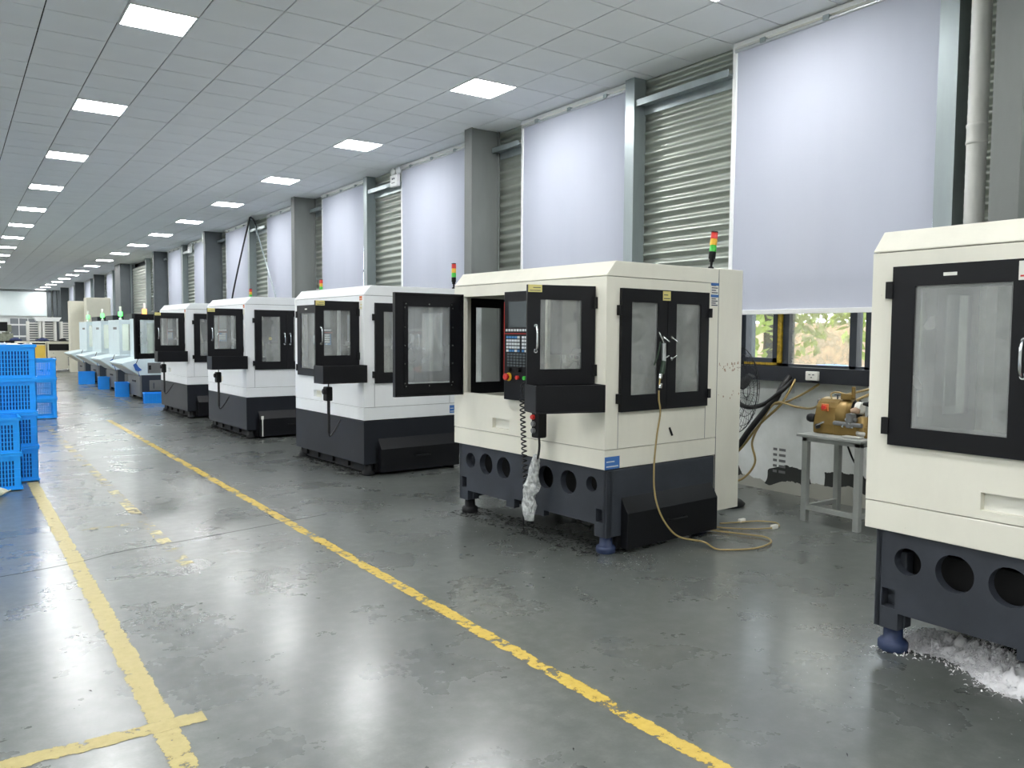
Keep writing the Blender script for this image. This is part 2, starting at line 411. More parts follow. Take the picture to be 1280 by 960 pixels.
# bays: window/blind spans along Y
blinds = [(-3.7, -1.6), (3.49, 5.54), (7.13, 9.2), (10.62, 12.82), (14.39, 16.49), (17.95, 20.1), (21.62, 23.77), (25.2, 27.44), (29.2, 31.2),
          (40.6, 42.4), (43.4, 45.2), (47.6, 49.8), (51.0, 53.2), (55.2, 57.3), (58.6, 60.8), (63.4, 65.6)]
shutter = (35.15, 38.1)
cols = [-4.55, 2.70, 9.9, 17.1, 24.5, 31.75, 46.6, 54.4, 62.0]
prev = YB; back = MB(); spans = []
for a, b in blinds:
    back.box(XW+.03, XW+.2, prev, a-.02, 1.25, CZ+.1); spans.append((prev, a-.03)); prev = b+.02
back.box(XW+.03, XW+.2, prev, YE, 1.25, CZ+.1); spans.append((prev, YE))
back.build('light_block_sheet', COLD, wall_right)  # unseen backing added to block daylight behind the ribbed panels
def corrugated(y0, y1, x=6.655, name='corrugated_panel', par=wall_right):
    mb = MB(); n = 28*6; vs = []; pitch = .115
    prof = [(k/10, .5-.5*math.cos(2*PI*k/10)) for k in range(10)]
    z = 1.26; pts = []
    while z < CZ+.02:
        for u, h in prof: pts.append((x-.046*h, z+u*pitch))
        z += pitch
    for px, pz in pts: vs += [(px, y0, pz), (px, y1, pz)]
    mb.add(vs, [(2*i, 2*i+1, 2*i+3, 2*i+2) for i in range(len(pts)-1)], True)
    return mb.build(name, CORR, par)
for a, b in spans:
    if b-a > .2:
        if a < 33 < b: corrugated(a, 33.0); corrugated(33.05, 35.0)
        else: corrugated(a, b)
# windows behind the blinds
wn = 0
for a, b in blinds:
    wn += 1
    fb = MB(); zs = (1.25, CZ)
    near = wn == 2
    divs = [a, 4.145, 4.30, 5.02, b] if near else [a, (a+b)/2, b]
    fb.box(XW-.02, XW+.07, a-.02, b+.02, 1.25, 1.275).box(XW-.02, XW+.07, a-.02, b+.02, CZ-.06, CZ)
    for dv in divs: fb.box(XW-.02, XW+.07, dv-.035, dv+.035, 1.25, CZ)
    fb.box(XW, XW+.05, a, b, 2.75, 2.80)
    win = struct(fb.build('window_%d' % wn, WFRAME), 'dark framed window behind a roller blind')
    for k in range(len(divs)-1):
        for z0, z1 in ((1.28, 2.75), (2.8, CZ-.06)):
            MB().box(XW+.03, XW+.036, divs[k]+.035, divs[k+1]-.035, z0, z1).build('pane', WGLASSD if near and k == 2 else WGLASS, win)
    if near:
        s = MB(); s.box(XW-.045, XW-.02, 5.055, 5.10, 1.26, 2.0).box(XW-.045, XW-.02, 5.055, 5.5, 1.26, 1.285)
        s.build('warning_tape', YBLK, win)
        s = MB(); s.box(XW-.05, XW+.02, 5.10, 5.15, 1.285, 2.2).box(XW-.05, XW+.02, 5.10, 5.5, 1.285, 1.33); s.build('sash', WFRAME, win)
# roller blinds
def blind(a, b, zb, label, group):
    r = thing('roller_blind', (6.5, a, zb), label, 'blind', group=group)
    L, Hh = b-a, CZ-.09-zb
    mb = MB(); nz, ny = 22, 26; vs = []
    for i in range(nz+1):
        for j in range(ny+1):
            y = L*j/ny; z = Hh*i/nz; k = 1-z/Hh
            wv = .010*k*math.sin(y*9+a*3)+.006*math.sin(z*2.3+y*3+a)
            fold = 0
            if zb > 1.5: fold = .02*math.exp(-((z-.11-.02*y)/.035)**2)-.012*math.exp(-((z-.05)/.03)**2)
            sl = .045*k*k if j == 0 else 0
            vs.append((wv+fold, y*.985+.006+sl*0, z))
    W1 = ny+1
    mb.add(vs, [(i*W1+j, i*W1+j+1, (i+1)*W1+j+1, (i+1)*W1+j) for i in range(nz) for j in range(ny)], True)
    mb.build('fabric', FABRIC, r)
    MB().tube([(0, 0, Hh), (0, L, Hh)], .018, 12).build('roller', ALU, r)
    MB().box(-.02, .05, -.01, L+.01, Hh+.03, Hh+.075).build('head_rail', GUIDE, r, .003)
    for q in range(3): MB().box(-.03, .05, L*(q+.5)/3-.03, L*(q+.5)/3+.03, Hh-.01, Hh+.035).build('bracket', ZINC, r)
    MB().box(-.012, .012, 0, L, -.045, .0).build('bottom_bar', GUIDE, r, .003)
    MB().box(.01, .06, L, L+.045, 1.26-zb, CZ-zb-.03).build('guide_rail', GUIDE, r, .004)
    MB().box(.03, .06, -.035, -.005, 1.26-zb, CZ-zb-.03).build('side_channel', GUIDE, r, .004)
    return r
for k, (a, b) in enumerate(blinds):
    if k == 1: blind(a, b, 1.80, 'pale blind ending above the open window by the grinder table', 'pale blinds')
    else:
        lab = {0: 'lowered pale blind beside the near machine, away from the grinder window', 2: 'lowered pale blind between galvanised post and grey column, behind the open cream machine',
               3: 'lowered pale blind hung beside the emergency light, behind the machine with black base', 4: 'lowered pale blind between galvanised post and the second grey column from the drain pipe',
               5: 'lowered pale blind crossed by the slanting grey conduit', 6: 'lowered pale blind crossed by the looping black cable',
               7: 'lowered pale blind beside the dark column with the small white box', 8: 'lowered pale blind beside the far drain pipe'}.get(k, 'narrow lowered pale blind beyond the roller shutter')
        blind(a, b, 1.30, lab, 'lowered blinds along the ribbed wall')
# columns (H section) and galvanised posts
for k, y in enumerate(cols):
    c = MB(); x0, x1, w = 6.12, 6.60, .2
    c.box(x0, x0+.02, y, y+w, 0, CZ).box(x1-.02, x1, y, y+w, 0, CZ).box(x0+.02, x1-.02, y+.03, y+.05, 0, CZ)
    c.box(x0+.02, x1-.02, y+w-.05, y+w-.03, 0, CZ)
    o = c.build('column', COLG if y < 20 else COLD, None, .004); struct(o, 'grey column standing against the ribbed wall')
c = MB(); c.box(6.05, 6.6, 38.4, 39.75, 0, CZ); struct(c.build('column', COLD, None, .01), 'wide dark grey double column beyond the roller shutter')
for y in (-.15, 3.32, 6.93, 14.12, 21.36, 28.75, 34.9, 38.2, 43.0, 50.4, 58.0):
    c = MB(); x0 = 6.44
    c.box(x0, x0+.012, y, y+.15, 1.0, CZ).box(x0+.012, 6.62, y+.138, y+.15, 1.0, CZ).box(x0+.012, 6.62, y, y+.012, 1.0, CZ).box(x0+.012, x0+.03, y+.012, y+.03, 1.0, CZ)
    o = struct(c.build('wall_post', ZINC), 'galvanised steel wall post beside a blind')
# horizontal girts crossing the ribbed panels
for a, b in ((5.60, 7.08), (12.85, 14.2), (9.25, 9.9), (16.5, 17.1), (20.2, 21.4), (23.8, 24.5), (27.5, 28.8), (31.3, 31.75)):
    MB().box(6.47, 6.62, a, b, 4.15, 4.163).box(6.46, 6.47, a, b, 4.13, 4.20).box(6.6, 6.615, a, b, 4.05, 4.15).build('girt', ZINC, wall_right)
# roller shutter
rs = thing('roller_shutter', (6.5, shutter[0], 1.25), 'ribbed steel roller shutter between dark posts in the side wall', 'shutter')
for k in range(26):
    z = .115*k
    MB().prism([(0, z), (.0, z+.07), (.03, z+.112), (.05, z+.112), (.05, z)], 0, shutter[1]-shutter[0]).build('slat', CORR, rs)
MB().box(-.03, .05, -.06, 0, 0, 3.15).box(-.03, .05, shutter[1]-shutter[0], shutter[1]-shutter[0]+.06, 0, 3.15).build('rail', COLD, rs)
# drain pipe by the near column, another further down
for y, r, x in ((3.10, .068, 6.33), (32.55, .07, 6.35)):
    p = thing('drain_pipe', (x, y, 0), 'pale plastic drain pipe with a collar beside the %s column' % ('rough grey' if y < 10 else 'far dark'), 'pipe')
    MB().cyl((0, 0, 0), (0, 0, CZ), r, n=28).build('pipe', PVC, p)
    MB().lathe([(r, 2.98), (r+.007, 2.985), (r+.007, 3.0), (r+.003, 3.01), (r+.003, 3.10), (r+.007, 3.11), (r+.007, 3.125), (r, 3.13)], (0, 0, 0), n=28).build('collar', PVC, p)
# emergency light
def emergency(y, lab):
    e = thing('emergency_light', (6.38, y, 4.08), lab, 'emergency light')
    MB().box(0, .07, -.13, .13, 0, .2).build('housing', GUIDE, e, .01)
    MB().box(-.004, 0, -.05, -.01, .12, .15).box(-.004, 0, .01, .05, .12, .15).box(-.004, 0, -.06, .06, .06, .07).build('indicator', INK, e)
    for s in (-1, 1):
        h = MB().lathe([(.012, .0), (.06, .01), (.065, .05), (.0, .062)], (.02, s*.1, .27), 'x', 20).build('lamp_head', GUIDE, e)
        MB().cyl((.03, s*.1, .18), (.03, s*.1, .27), .012, n=8).build('neck', GUIDE, e)
emergency(12.90, 'white twin-head emergency light on the ribbed wall near the ceiling')
emergency(27.6, 'white twin-head emergency light near the ceiling farther down the ribbed wall')
# black cable hoop going up to the ceiling
tag(MB().tube(spline([(6.3, 22.6, 2.0), (6.3, 22.4, 2.6), (6.3, 20.95, 4.30), (6.3, 20.7, 4.41), (6.3, 20.45, 4.30), (6.3, 20.3, 4.1)], 8), .022, 8).build('cable', HOSEB), 'black cable looping up the wall to the ceiling', 'cable')
tag(MB().tube([(6.28, 20.35, 4.2), (6.28, 18.9, 2.45), (6.3, 18.6, 2.0)], .016, 8).build('conduit', ZINC), 'thin grey conduit slanting down across the pale blind', 'conduit')
o = tag(MB().box(6.06, 6.12, 24.53, 24.62, 4.1, 4.42).build('wall_speaker', GUIDE, None, .01), 'small white box fixed high on the dark column', 'speaker')

# end wall: large white blind, dark strips
eb = thing('end_wall_blind', (1.0, YE, 2.6), 'wide white blind hanging on the far end wall', 'blind')
MB().box(-4, 4.7, -.10, -.08, 0, 1.72).build('fabric', ENDBL, eb); MB().cyl((-4, -.1, 1.75), (4.7, -.1, 1.75), .05).build('roller', ALU, eb)
for x in (5.75, 6.1, 6.35):
    struct(MB().box(x, x+.22, YE-.3, YE, 0, CZ).build('column', COLD), 'dark strip column in the far corner of the hall')
MB().box(3.4, 5.6, YE-.04, YE-.005, .0, 2.4).build('dark_panel', ENDD, wall_end)
for k in range(5): MB().box(3.4+.55*k, 3.45+.55*k, YE-.07, YE-.03, 0, 2.45).build('mullion', GUIDE, wall_end)

# ------------------------------------------------------------------ machining centres
L = 1.83
def handle(par, x, y, z, out, along='z', ln=.15, mat=CHROME):
    """bow handle; out = unit vector away from the door"""
    o = Vector(out)*.035; a = Vector((0, 0, ln/2)); c = Vector((x, y, z))
    p = spline([c-a, c-a*.95+o*.5, c-a*.55+o, c+a*.55+o, c+a*.95+o*.5, c+a], 4)
    mb = MB().tube(p, .008, 8)
    for sg in (-1, 1): mb.tube([c+a*sg-Vector(out)*.004, c+a*sg+Vector(out)*.008], .014, 10)
    return mb.build('handle', mat, par)
def framed_door(name, par, mp, a0, a1, b0, b1, t0, t1, pane, pmat=PANE, loc=None, rotz=0, fmat=BLACK):
    d = MB().panel(mp, a0, a1, b0, b1, t0, t1, [pane]).build(name, fmat, par, .0, loc, rotz)
    tm = (t0+t1)/2
    g = MB().panel(mp, pane[0]-.01, pane[1]+.01, pane[2]-.01, pane[3]+.01, tm-.003, tm+.003).build('pane', pmat, d)
    return d
def label_plate(par, mp, a0, a1, b0, b1, t, body, heads=(), inkrows=3, name='label'):
    s = -1
    o = MB().panel(mp, a0, a1, b0, b1, t, t-.0015).build(name, body, par)
    ink = MB(); hh = (b1-b0)
    for k in range(inkrows):
        z = b0+hh*(k+.6)/(inkrows+.6)
        ink.panel(mp, a0+.1*(a1-a0), a1-(.1+.25*(k % 2))*(a1-a0), z-.06*hh, z+.03*hh, t-.0016, t-.0024)
    if inkrows: ink.build('print', heads[0] if heads else INK, o)
    return o
def machine(loc, th, label, paintm, base, ldoor, rdoor, panel=True, near_pane=PANE, lamp_tilt=0):
    M = thing('machining_center', (loc[0], loc[1], 0), label, 'milling machine', math.radians(th))
    # --- base
    if base == 'cast':
        rounds = [(1.615, .47, .066), (1.395, .465, .088), (1.16, .465, .088), (.642, .465, .088), (.387, .465, .088), (.145, .485, .056)]
        holes = [(1.672, 1.748, .225, .318), (.02, .098, .225, .318), (.11, .66, -1, .205), (.76, 1.02, -1, .235), (1.12, 1.655, -1, .205), (.66, .76, -1, .16), (1.02, 1.12, -1, .16)]
        bs = MB().panel(PYZ, -.005, 1.775, .12, .60, .02, .075, holes, rounds)
        bs.box(.02, 1.22, -.005, .03, .12, .60); bs.box(.02, 1.22, 1.74, 1.775, .12, .60); bs.box(.2, 1.2, .03, 1.74, .5, .598)
        bs.box(.075, .14, .0, .12, .12, .5).box(.075, .14, 1.65, 1.77, .12, .5)
        bs.build('base', GREYC, M, .006)
        MB().box(.16, 1.2, .1, 1.68, .16, .5).build('hole_shade_block', DARKIN, M)  # dark block standing in for the shade behind the base holes
    else:
        bs = MB().box(.0, 1.24, 0, L, .125, .598); bs.build('base', DARKP, M, .005)
        for y in (.15, .55, .95, 1.35, 1.68): MB().box(.05, .16, y-.06, y+.06, .05, .13).build('support_block', BLACKM, M)
        MB().box(.08, 1.15, .06, L-.06, .02, .125).build('sump', DARKIN, M)
    for x in (.085, 1.12):
        for y in (.06, 1.71 if base == 'cast' else 1.76):
            f = MB().lathe([(.0, 0), (.066, 0), (.07, .008), (.07, .04), (.06, .052), (.046, .056), (.044, .12), (.03, .125), (.03, .16)], (x, y, 0), n=24).build('leveling_foot', BLUEF if base == 'cast' and (y < 1) == (loc[1] > 3) else BLACKM, M)
    # --- chip drawer on the near side
    dr = MB().prism([(0.0, .40), (-.07, .285), (-.07, .03), (0.0, .03)], .17, 1.19, 'yz')
    dr.v = [(x, y, z) for x, y, z in dr.v]
    d = dr.build('chip_drawer', BLACK, M, .004)
    MB().tube(spline([(.60, -.07, .19), (.60, -.1, .19), (.64, -.105, .19), (.74, -.105, .19), (.78, -.1, .19), (.78, -.07, .19)], 3), .008, 8).build('drawer_handle', BLACKM, d)
    MB().box(.14, 1.22, .0, .04, .03, .3).build('drawer_housing', BLACKM, M)
    # --- enclosure
    wt = .035
    inner = MB(); zf = .92
    inner.box(.06, 1.2, .06, L-.06, .62, zf); inner.box(.02, 1.22, .02, L-.02, .70, .7475); MB().panel(lambda a, b, t: (a, b, t), .02, 1.22, .02, L-.02, 1.94, 1.957).build('roof_frame', DARKIN, M)
    inner.build('inner_sump', DARKIN, M)
    MB().box(0, 1.24, 0, L, .605, .741).build('lower_band', paintm, M, .004)
    hf = [(1.075, 1.685, 1.05, 1.86), (.14, .62, 1.05, 1.86)]
    slot = (1.065, 1.285, .785, .865)
    MB().panel(PYZ, .0, L, .746, 1.951, 0, wt, hf+[slot]).build('front_panel', paintm, M, .0)
    MB().panel(PYZ, 1.05, 1.30, .77, .88, wt, wt+.02).build('slot_back', CREAM if base != 'cast' else LABELW, M)
    hs = [(.15, 1.08, 1.02, 1.86)]
    MB().panel(PXZ, wt, 1.24, .746, 1.951, 0, wt, hs).build('side_panel', paintm, M)
    MB().panel(PXZ, wt, 1.24, .746, 1.951, L-wt, L, hs).build('side_panel', paintm, M)
    MB().box(1.205, 1.24, wt, L-wt, .746, 1.951).build('back_panel', STEELIN, M)
    seam = MB()
    for v in (.128, 1.10): seam.box(v-.0015, v+.0015, -.0015, .004, .748, 1.0)
    seam.box(1.2385, 1.2415, -.0015, .004, .15, 2.06); seam.build('panel_seam', INK, M)
    MB().prism([(0, 1.955), (0, 1.962), (.088, 2.062), (1.24, 2.066), (1.24, 1.955)], 0, L).build('roof', paintm, M, .005)
    # rear electrical cabinet
    MB().box(1.243, 1.55, -.002, L+.002, .15, 2.072).build('rear_cabinet', paintm, M, .006)
    # --- interior: column, spindle head, table
    MB().box(.75, 1.2, .55, 1.25, .92, 1.9).build('spindle_column', STEELIN, M, .01)
    sh = MB().box(.42, .8, .72, 1.08, 1.38, 1.85).build('spindle_head', MIDG, M, .02)
    MB().lathe([(.09, 1.40), (.09, 1.28), (.06, 1.26), (.06, 1.18), (.03, 1.17), (.03, 1.08)], (.52, .9, 0), n=20).build('spindle', CHROME, sh)
    MB().box(.25, .7, .3, 1.5, .92, 1.0).build('work_table', STEELIN, M, .006)
    tc = MB().tube(spline([(.5, .72, 1.75), (.42, .55, 1.85), (.36, .45, 1.6), (.42, .5, 1.35)], 6), .022, 8); tc.build('inner_hose', LABELW, M)
    # --- side doors
    for yy, sg, rng in ((0, 1, ((.13, .612, (.232, .508)), (.616, 1.097, (.714, .994)))), (L, -1, ((.13, .612, (.232, .508)), (.616, 1.097, (.714, .994))))):
        for k, (a0, a1, pn) in enumerate(rng):
            t0, t1 = (yy-.024*sg, yy+.0*sg)
            dd = framed_door('side_door', M, PXZ, a0, a1, 1.005, 1.875, min(t0, t1), max(t0, t1), (pn[0], pn[1], 1.122, 1.78), near_pane)
            hx = .57 if k == 0 else .655
            if base != 'cast' or yy: handle(dd, hx, yy-.024*sg, 1.455, (0, -sg, 0))
            x = a0-.012 if k == 0 else a1+.012
            for z in (1.10, 1.72): MB().box(x-.016, x+.016, min(yy, yy-.034*sg), max(yy, yy-.034*sg), z-.035, z+.035).build('hinge', BLACKM, dd)
    # --- left front door, hinged at its far edge
    D = .645; HU = 1.715
    ld = framed_door('front_door', M, PYZ, -D, 0, 1.03, 1.88, -.022, 0, (-.535, -.11, 1.12, 1.785), PANEB if ldoor else PANE, (0, HU, 0), -math.radians(ldoor))
    handle(ld, -.022, -.59, 1.46, (-1, 0, 0))
    ls = MB()   # inner lip of the door
    ls.box(0, .022, -D, -D+.012, 1.03, 1.88).box(0, .022, -.012, 0, 1.03, 1.88).box(0, .022, -D, 0, 1.03, 1.042).box(0, .022, -D, 0, 1.868, 1.88)
    ls.box(0, .008, -.555, -.52, 1.10, 1.805).box(0, .008, -.125, -.09, 1.10, 1.805).box(0, .008, -.555, -.09, 1.10, 1.135).box(0, .008, -.555, -.09, 1.77, 1.805)
    ls.build('door_lip', BLACK, ld)
    rv = MB()
    for y in (-.54, -.325, -.11):
        for z in (1.115, 1.79): rv.cyl((.0, y, z), (.012, y, z), .006, n=8)
    for z in (1.14, 1.3, 1.45, 1.6, 1.76):
        for y in (-.55, -.10): rv.cyl((.0, y, z), (.012, y, z), .006, n=8)
    rv.build('rivets', CHROME, ld)['kind'] = 'stuff'
    for z in (1.12, 1.77): MB().box(-.03, .0, HU-.005, HU+.03, z-.04, z+.04).build('hinge', BLACKM, M)
    if not ldoor: label_plate(ld, PYZ, -.30, -.24, 1.825, 1.84, -.0222, LABELW, inkrows=0, name='maker_mark')
    # --- right window door with tray box, hinged at its near edge
    rd = framed_door('window_door', M, PYZ, 0, .505, 1.205, 1.885, -.022, 0, (.105, .41, 1.31, 1.785), PANE, (0, .12, 0), math.radians(rdoor))
    handle(rd, -.022, .445, 1.52, (-1, 0, 0), ln=.17)
    tr = MB(); x0, x1, y0, y1, z0, z1 = -.205, .03, .0, .505, 1.02, 1.208
    tr.box(x0, x1, y0, y1, z0, z0+.01).box(x0, x0+.008, y0, y1, z0+.01, z1).box(x1-.008, x1, y0, y1, z0+.01, z1-.004).box(x0+.008, x1-.008, y0, y0+.008, z0+.01, z1).box(x0+.008, x1-.008, y1-.008, y1, z0+.01, z1)
    tr.box(x0+.008, x1-.008, y0+.008, y1-.008, z1-.02, z1-.012)
    tr.build('tray_box', BLACK, rd, .003)
    for z in (1.30, 1.77): MB().box(-.03, .008, .085, .125, z-.04, z+.04).build('hinge', BLACKM, M)
    if rdoor: label_plate(rd, PYZ, .40, .50, 1.835, 1.885, -.0222, LABELY, inkrows=2)
    # --- control panel
    if panel:
        cp = MB().box(-.055, .01, .64, 1.068, 1.035, 1.878).build('control_panel', BLACK, M, .005)
        X = -.0555
        MB().box(X-.003, X, .70, 1.01, 1.60, 1.80).build('screen', SCREEN, cp)
        rl = MB().box(X-.002, X, .645, 1.064, 1.55, 1.554).box(X-.002, X, 1.062, 1.066, 1.20, 1.80); rl.build('red_stripe', RED, cp)
        kw, kb, kd = MB(), MB(), MB()
        for k in range(11): kw.box(X-.006, X, .68+.034*k, .70+.034*k, 1.57, 1.588)
        for r in range(5):
            for k in range(10):
                y = .68+.034*k+(.02 if k > 4 else 0); mbk = kb if (r == 0 and k > 5) or k == 0 or r == 4 and k % 3 else kw
                mbk.box(X-.006, X, y, y+.024, 1.515-.026*r, 1.533-.026*r)
        for r in range(5):
            for k in range(9):
                y = .69+.038*k; kd.box(X-.005, X, y, y+.026, 1.385-.022*r, 1.4-.022*r)
        for kk in (kw.build('white_keys', KEYW, cp), kb.build('blue_keys', KEYB, cp), kd.build('grey_keys', KEYD, cp)): kk['kind'] = 'stuff'
        for y in (.75, .87, .99): MB().cyl((X, y, 1.275), (X-.025, y, 1.275), .02, .016, 14).build('knob', BLACKM, cp)
        MB().cyl((X, 1.0, 1.215), (X-.008, 1.0, 1.215), .033, n=20).build('stop_ring', YEL, cp)
        MB().lathe([(.012, X-.008), (.012, X-.022), (.027, X-.026), (.027, X-.04), (.02, X-.046)], (0, 1.0, 1.215), 'x', 20).build('stop_button', RED, cp)
        MB().cyl((X, .89, 1.213), (X-.018, .89, 1.213), .016, n=14).build('red_button', RED, cp)
        MB().cyl((X, .80, 1.213), (X-.018, .80, 1.213), .016, n=14).build('green_button', GRN, cp)
    # --- signal lamp
    sl = MB().lathe([(.022, 0), (.022, .012), (.01, .015), (.01, .05), (.02, .055), (.02, .075), (.027, .078), (.027, .13)], (0, 0, 0), n=16).build('signal_lamp', BLACKM, M, 0, (1.175, .03, 2.068))
    sl.rotation_euler.y = lamp_tilt
    for k, mt in enumerate((GRN, YEL, RED)):
        z = .132+.05*k; MB().lathe([(.027, z), (.027, z+.044), (.024, z+.046), (.024, z+.05)], (0, 0, 0), n=16).build(('green_lens', 'yellow_lens', 'red_lens')[k], mt, sl)
    MB().lathe([(.027, .282), (.027, .29), (.0, .295)], (0, 0, 0), n=16).build('lamp_cap', BLACKM, sl)
    return M

M1 = machine((3.735, .46), .4, 'cream milling machine on a holed grey base with white swarf heaped under it', CREAM, 'cast', 0, 0)
M2 = machine((3.72, 4.25), 4.2, 'cream milling machine with open front doors and an air hose hanging on its side', CREAM, 'cast', 94, 70, lamp_tilt=.13)
M3 = machine((3.638, 8.073), 3.1, 'white milling machine on black base standing behind the opened glass door', WHITE, 'plate', 0, 90)
M4 = machine((3.495, 11.827), 2.2, 'white milling machine with a white drip on its chip drawer, second from the blue bins', WHITE, 'plate', 0, 90)
M5 = machine((3.45, 15.21), 2.3, 'white milling machine next to the low blue bin with its far front door swung open', WHITE, 'plate', 60, 90)

# labels on the machines
label_plate(M2, PXZ, .002, .15, .607, .695, -.0005, LABELB, (KEYW,), 2)
label_plate(M2, PXZ, 1.14, 1.235, 1.775, 1.865, -.0005, LABELW, (INK,), 5); label_plate(M2, PXZ, 1.14, 1.235, 1.87, 1.955, -.0005, LABELW, (INK,), 4)
for z in (1.845, 1.935): MB().box(1.14, 1.235, -.004, -.002, z, z+.02).build('label_header', LABELB, M2)
label_plate(M2, PXZ, .555, .64, 1.80, 1.868, -.0245, LABELY, (INK,), 2)
label_plate(M3, PXZ, 1.10, 1.18, .63, .72, -.0005, LABELB, (KEYW,), 2)
for MM in (M3, M4, M5):
    label_plate(MM, PYZ, .03, .09, 1.90, 1.945, -.0005, LABELO, (LABELW,), 1); label_plate(MM, PYZ, .03, .085, 1.80, 1.89, -.0005, LABELW, (LABELY,), 2)
label_plate(M4, PXZ, .78, .86, 1.82, 1.87, -.0245, LABELY, (INK,), 2)
label_plate(M1, PYZ, 1.09, 1.16, 1.79, 1.87, -.0225, LABELW, (RED,), 2)
# scribbles and scrapes on the rear cabinet of the open machine
sc = MB(); random.seed(3)
for z0, n in ((1.29, 26), (1.07, 7)):
    for k in range(n):
        x = random.uniform(1.25, 1.54); z = z0+random.uniform(-.03, .03)
        sc.box(x, x+random.uniform(.003, .012), -.0036, -.002, z, z+random.uniform(.003, .022))
sc.build('scuff_marks', PINKC, M2)['kind'] = 'stuff'
MB().cyl((.68, -.001, .86), (.70, -.014, .80), .008, n=8).build('plug', BLACKM, M2)
# white drip on the drawer of the fourth machine
MB().box(.20, .215, -.076, -.07, .03, .31).box(.19, .225, -.078, -.07, .28, .33).build('drip', LABELW, M4)

sd4 = [c for c in M4.children if c.name.startswith('side_door')][0]
MB().cyl((.359, -.010, 1.458), (.359, -.013, 1.458), .024, n=20).build('round_sticker', LABELY, sd4)
for k in range(5):
    for y, w_ in ((5.10, .045), (5.0, .075)): MB().box(XW-.003, XW, y, y+w_, .19+.055*k, .215+.055*k).build('stencil_mark', MIDG, wall_right)  # grey stencil bars on the lower wall
# handwheel pendants
def to_world(M, p):
    a = M.rotation_euler.z; x, y, z = p
    return (M.location.x+x*math.cos(a)-y*math.sin(a), M.location.y+x*math.sin(a)+y*math.cos(a), z)
hw = thing('handwheel_pendant', (M2.location.x, M2.location.y, 0), 'black handwheel pendant wrapped in clear plastic hanging before the holed grey base', 'pendant', M2.rotation_euler.z)
MB().box(-.16, -.08, .515, .605, .785, .98).build('housing', BLACKM, hw, .012)
MB().lathe([(.018, -.162), (.018, -.18), (.014, -.185)], (0, .575, .94), 'x', 14).build('red_button', RED, hw)
for z in (.89, .84): MB().lathe([(.02, -.162), (.02, -.178), (.015, -.182)], (0, .57, z), 'x', 14).build('knob', MIDG, hw)
MB().tube(spline([(-.12, .56, .785), (-.12, .555, .72), (-.12, .57, .64), (-.12, .60, .58)], 5), .009, 8).build('cable', HOSEB, hw)
MB().tube(spline([(-.12, .56, .98), (-.12, .56, 1.03)], 3), .007, 6).build('hanger', HOSEB, hw)
pw = MB(); random.seed(11)
prof = [(.02, .655), (.035, .61), (.048, .55), (.045, .49), (.052, .44), (.068, .42), (.066, .38), (.05, .34), (.055, .30), (.064, .26), (.06, .2), (.042, .15), (.0, .145)]
vs = []; n = 14
for i, (r, z) in enumerate(prof):
    cy = .595+.07*min(1, max(0, (.6-z)/.3))
    for k in range(n):
        rr = r*(1+.28*random.uniform(-1, 1)) if .15 < z < .64 else r
        vs.append((-.12+rr*.75*math.cos(2*PI*k/n), cy+rr*math.sin(2*PI*k/n), z))
pw.add(vs, [(i*n+k, i*n+(k+1) % n, (i+1)*n+(k+1) % n, (i+1)*n+k) for i in range(len(prof)-1) for k in range(n)], False)
pw.build('plastic_wrap', PLASTICW, hw)
pts = []
for k in range(260):
    tt = k/259; z = 1.17-.80*tt; a = 2*PI*22*tt; r = .018 if tt > .12 else .004
    pts.append((-.115+r*math.cos(a), .775-.06*tt+r*math.sin(a), z))
pts += [(-.115, .72, .33), (-.1, .74, .25), (-.1, .76, .17), (-.08, .78, .06), (-.05, .8, .015)]
tag(MB().tube([to_world(M2, p) for p in [(-.06, .79, 1.185)]+pts], .0055, 6).build('coiled_cable', HOSEB), 'black coiled cable hanging from the control panel', 'cable')
for MM in (M3, M4, M5):
    h = thing('handwheel_pendant', (MM.location.x, MM.location.y, 0), {M3: 'black handwheel pendant below the tray box of the machine behind the opened door',
        M4: 'black handwheel pendant below the tray box of the machine with the dripping drawer', M5: 'black handwheel pendant below the tray box of the machine next to the low bin'}[MM], 'pendant', MM.rotation_euler.z, 'handwheel pendants below tray boxes')
    MB().box(-.40, -.33, .06, .16, .83, .98).build('housing', BLACKM, h, .012)
    MB().lathe([(.03, -.402), (.03, -.42), (.022, -.425)], (0, .11, .93), 'x', 14).build('knob', RUBBER, h)
    MB().box(-.375, -.345, .09, .12, .48, .84).build('cable', HOSEB, h, .01)
    MB().tube(spline([(-.36, .105, .5), (-.34, .12, .45), (-.28, .14, .5), (-.2, .15, .62)], 5), .009, 8).build('cable_loop', HOSEB, h)
    MB().box(-.365, -.355, .1, .11, .97, 1.03).build('hanger', BLACKM, h)

# ------------------------------------------------------------------ air hose on the open machine
ah = thing('air_hose', (0, 0, 0), 'amber air hose with blow gun hooked on the side door handle, looping onto the floor', 'air hose')
on = [(.47, -.075, 1.15), (.472, -.075, 1.08), (.49, -.075, .986), (.462, -.07, .82), (.433, -.075, .62), (.42, -.09, .45), (.44, -.11, .31), (.50, -.14, .18), (.60, -.18, .08)]
wp = [to_world(M2, p) for p in on]+[(4.52, 4.05, .03), (4.50, 3.90, .012), (4.64, 3.80, .012), (4.80, 3.765, .012), (5.0, 3.82, .012), (5.08, 3.95, .012), (5.0, 4.12, .012), (4.90, 4.35, .012), (4.95, 4.6, .012)]
MB().tube(spline(wp, 8), .0068, 8).build('hose', HOSEY, ah)
lp2 = [(4.93, 4.5, .012), (5.1, 4.25, .012), (5.3, 4.12, .012), (5.45, 4.10, .012), (5.55, 4.2, .012), (5.47, 4.32, .012), (5.3, 4.38, .012), (5.1, 4.4, .024)]
MB().tube(spline(lp2, 8), .006, 8).build('hose_loop', HOSEY, ah)
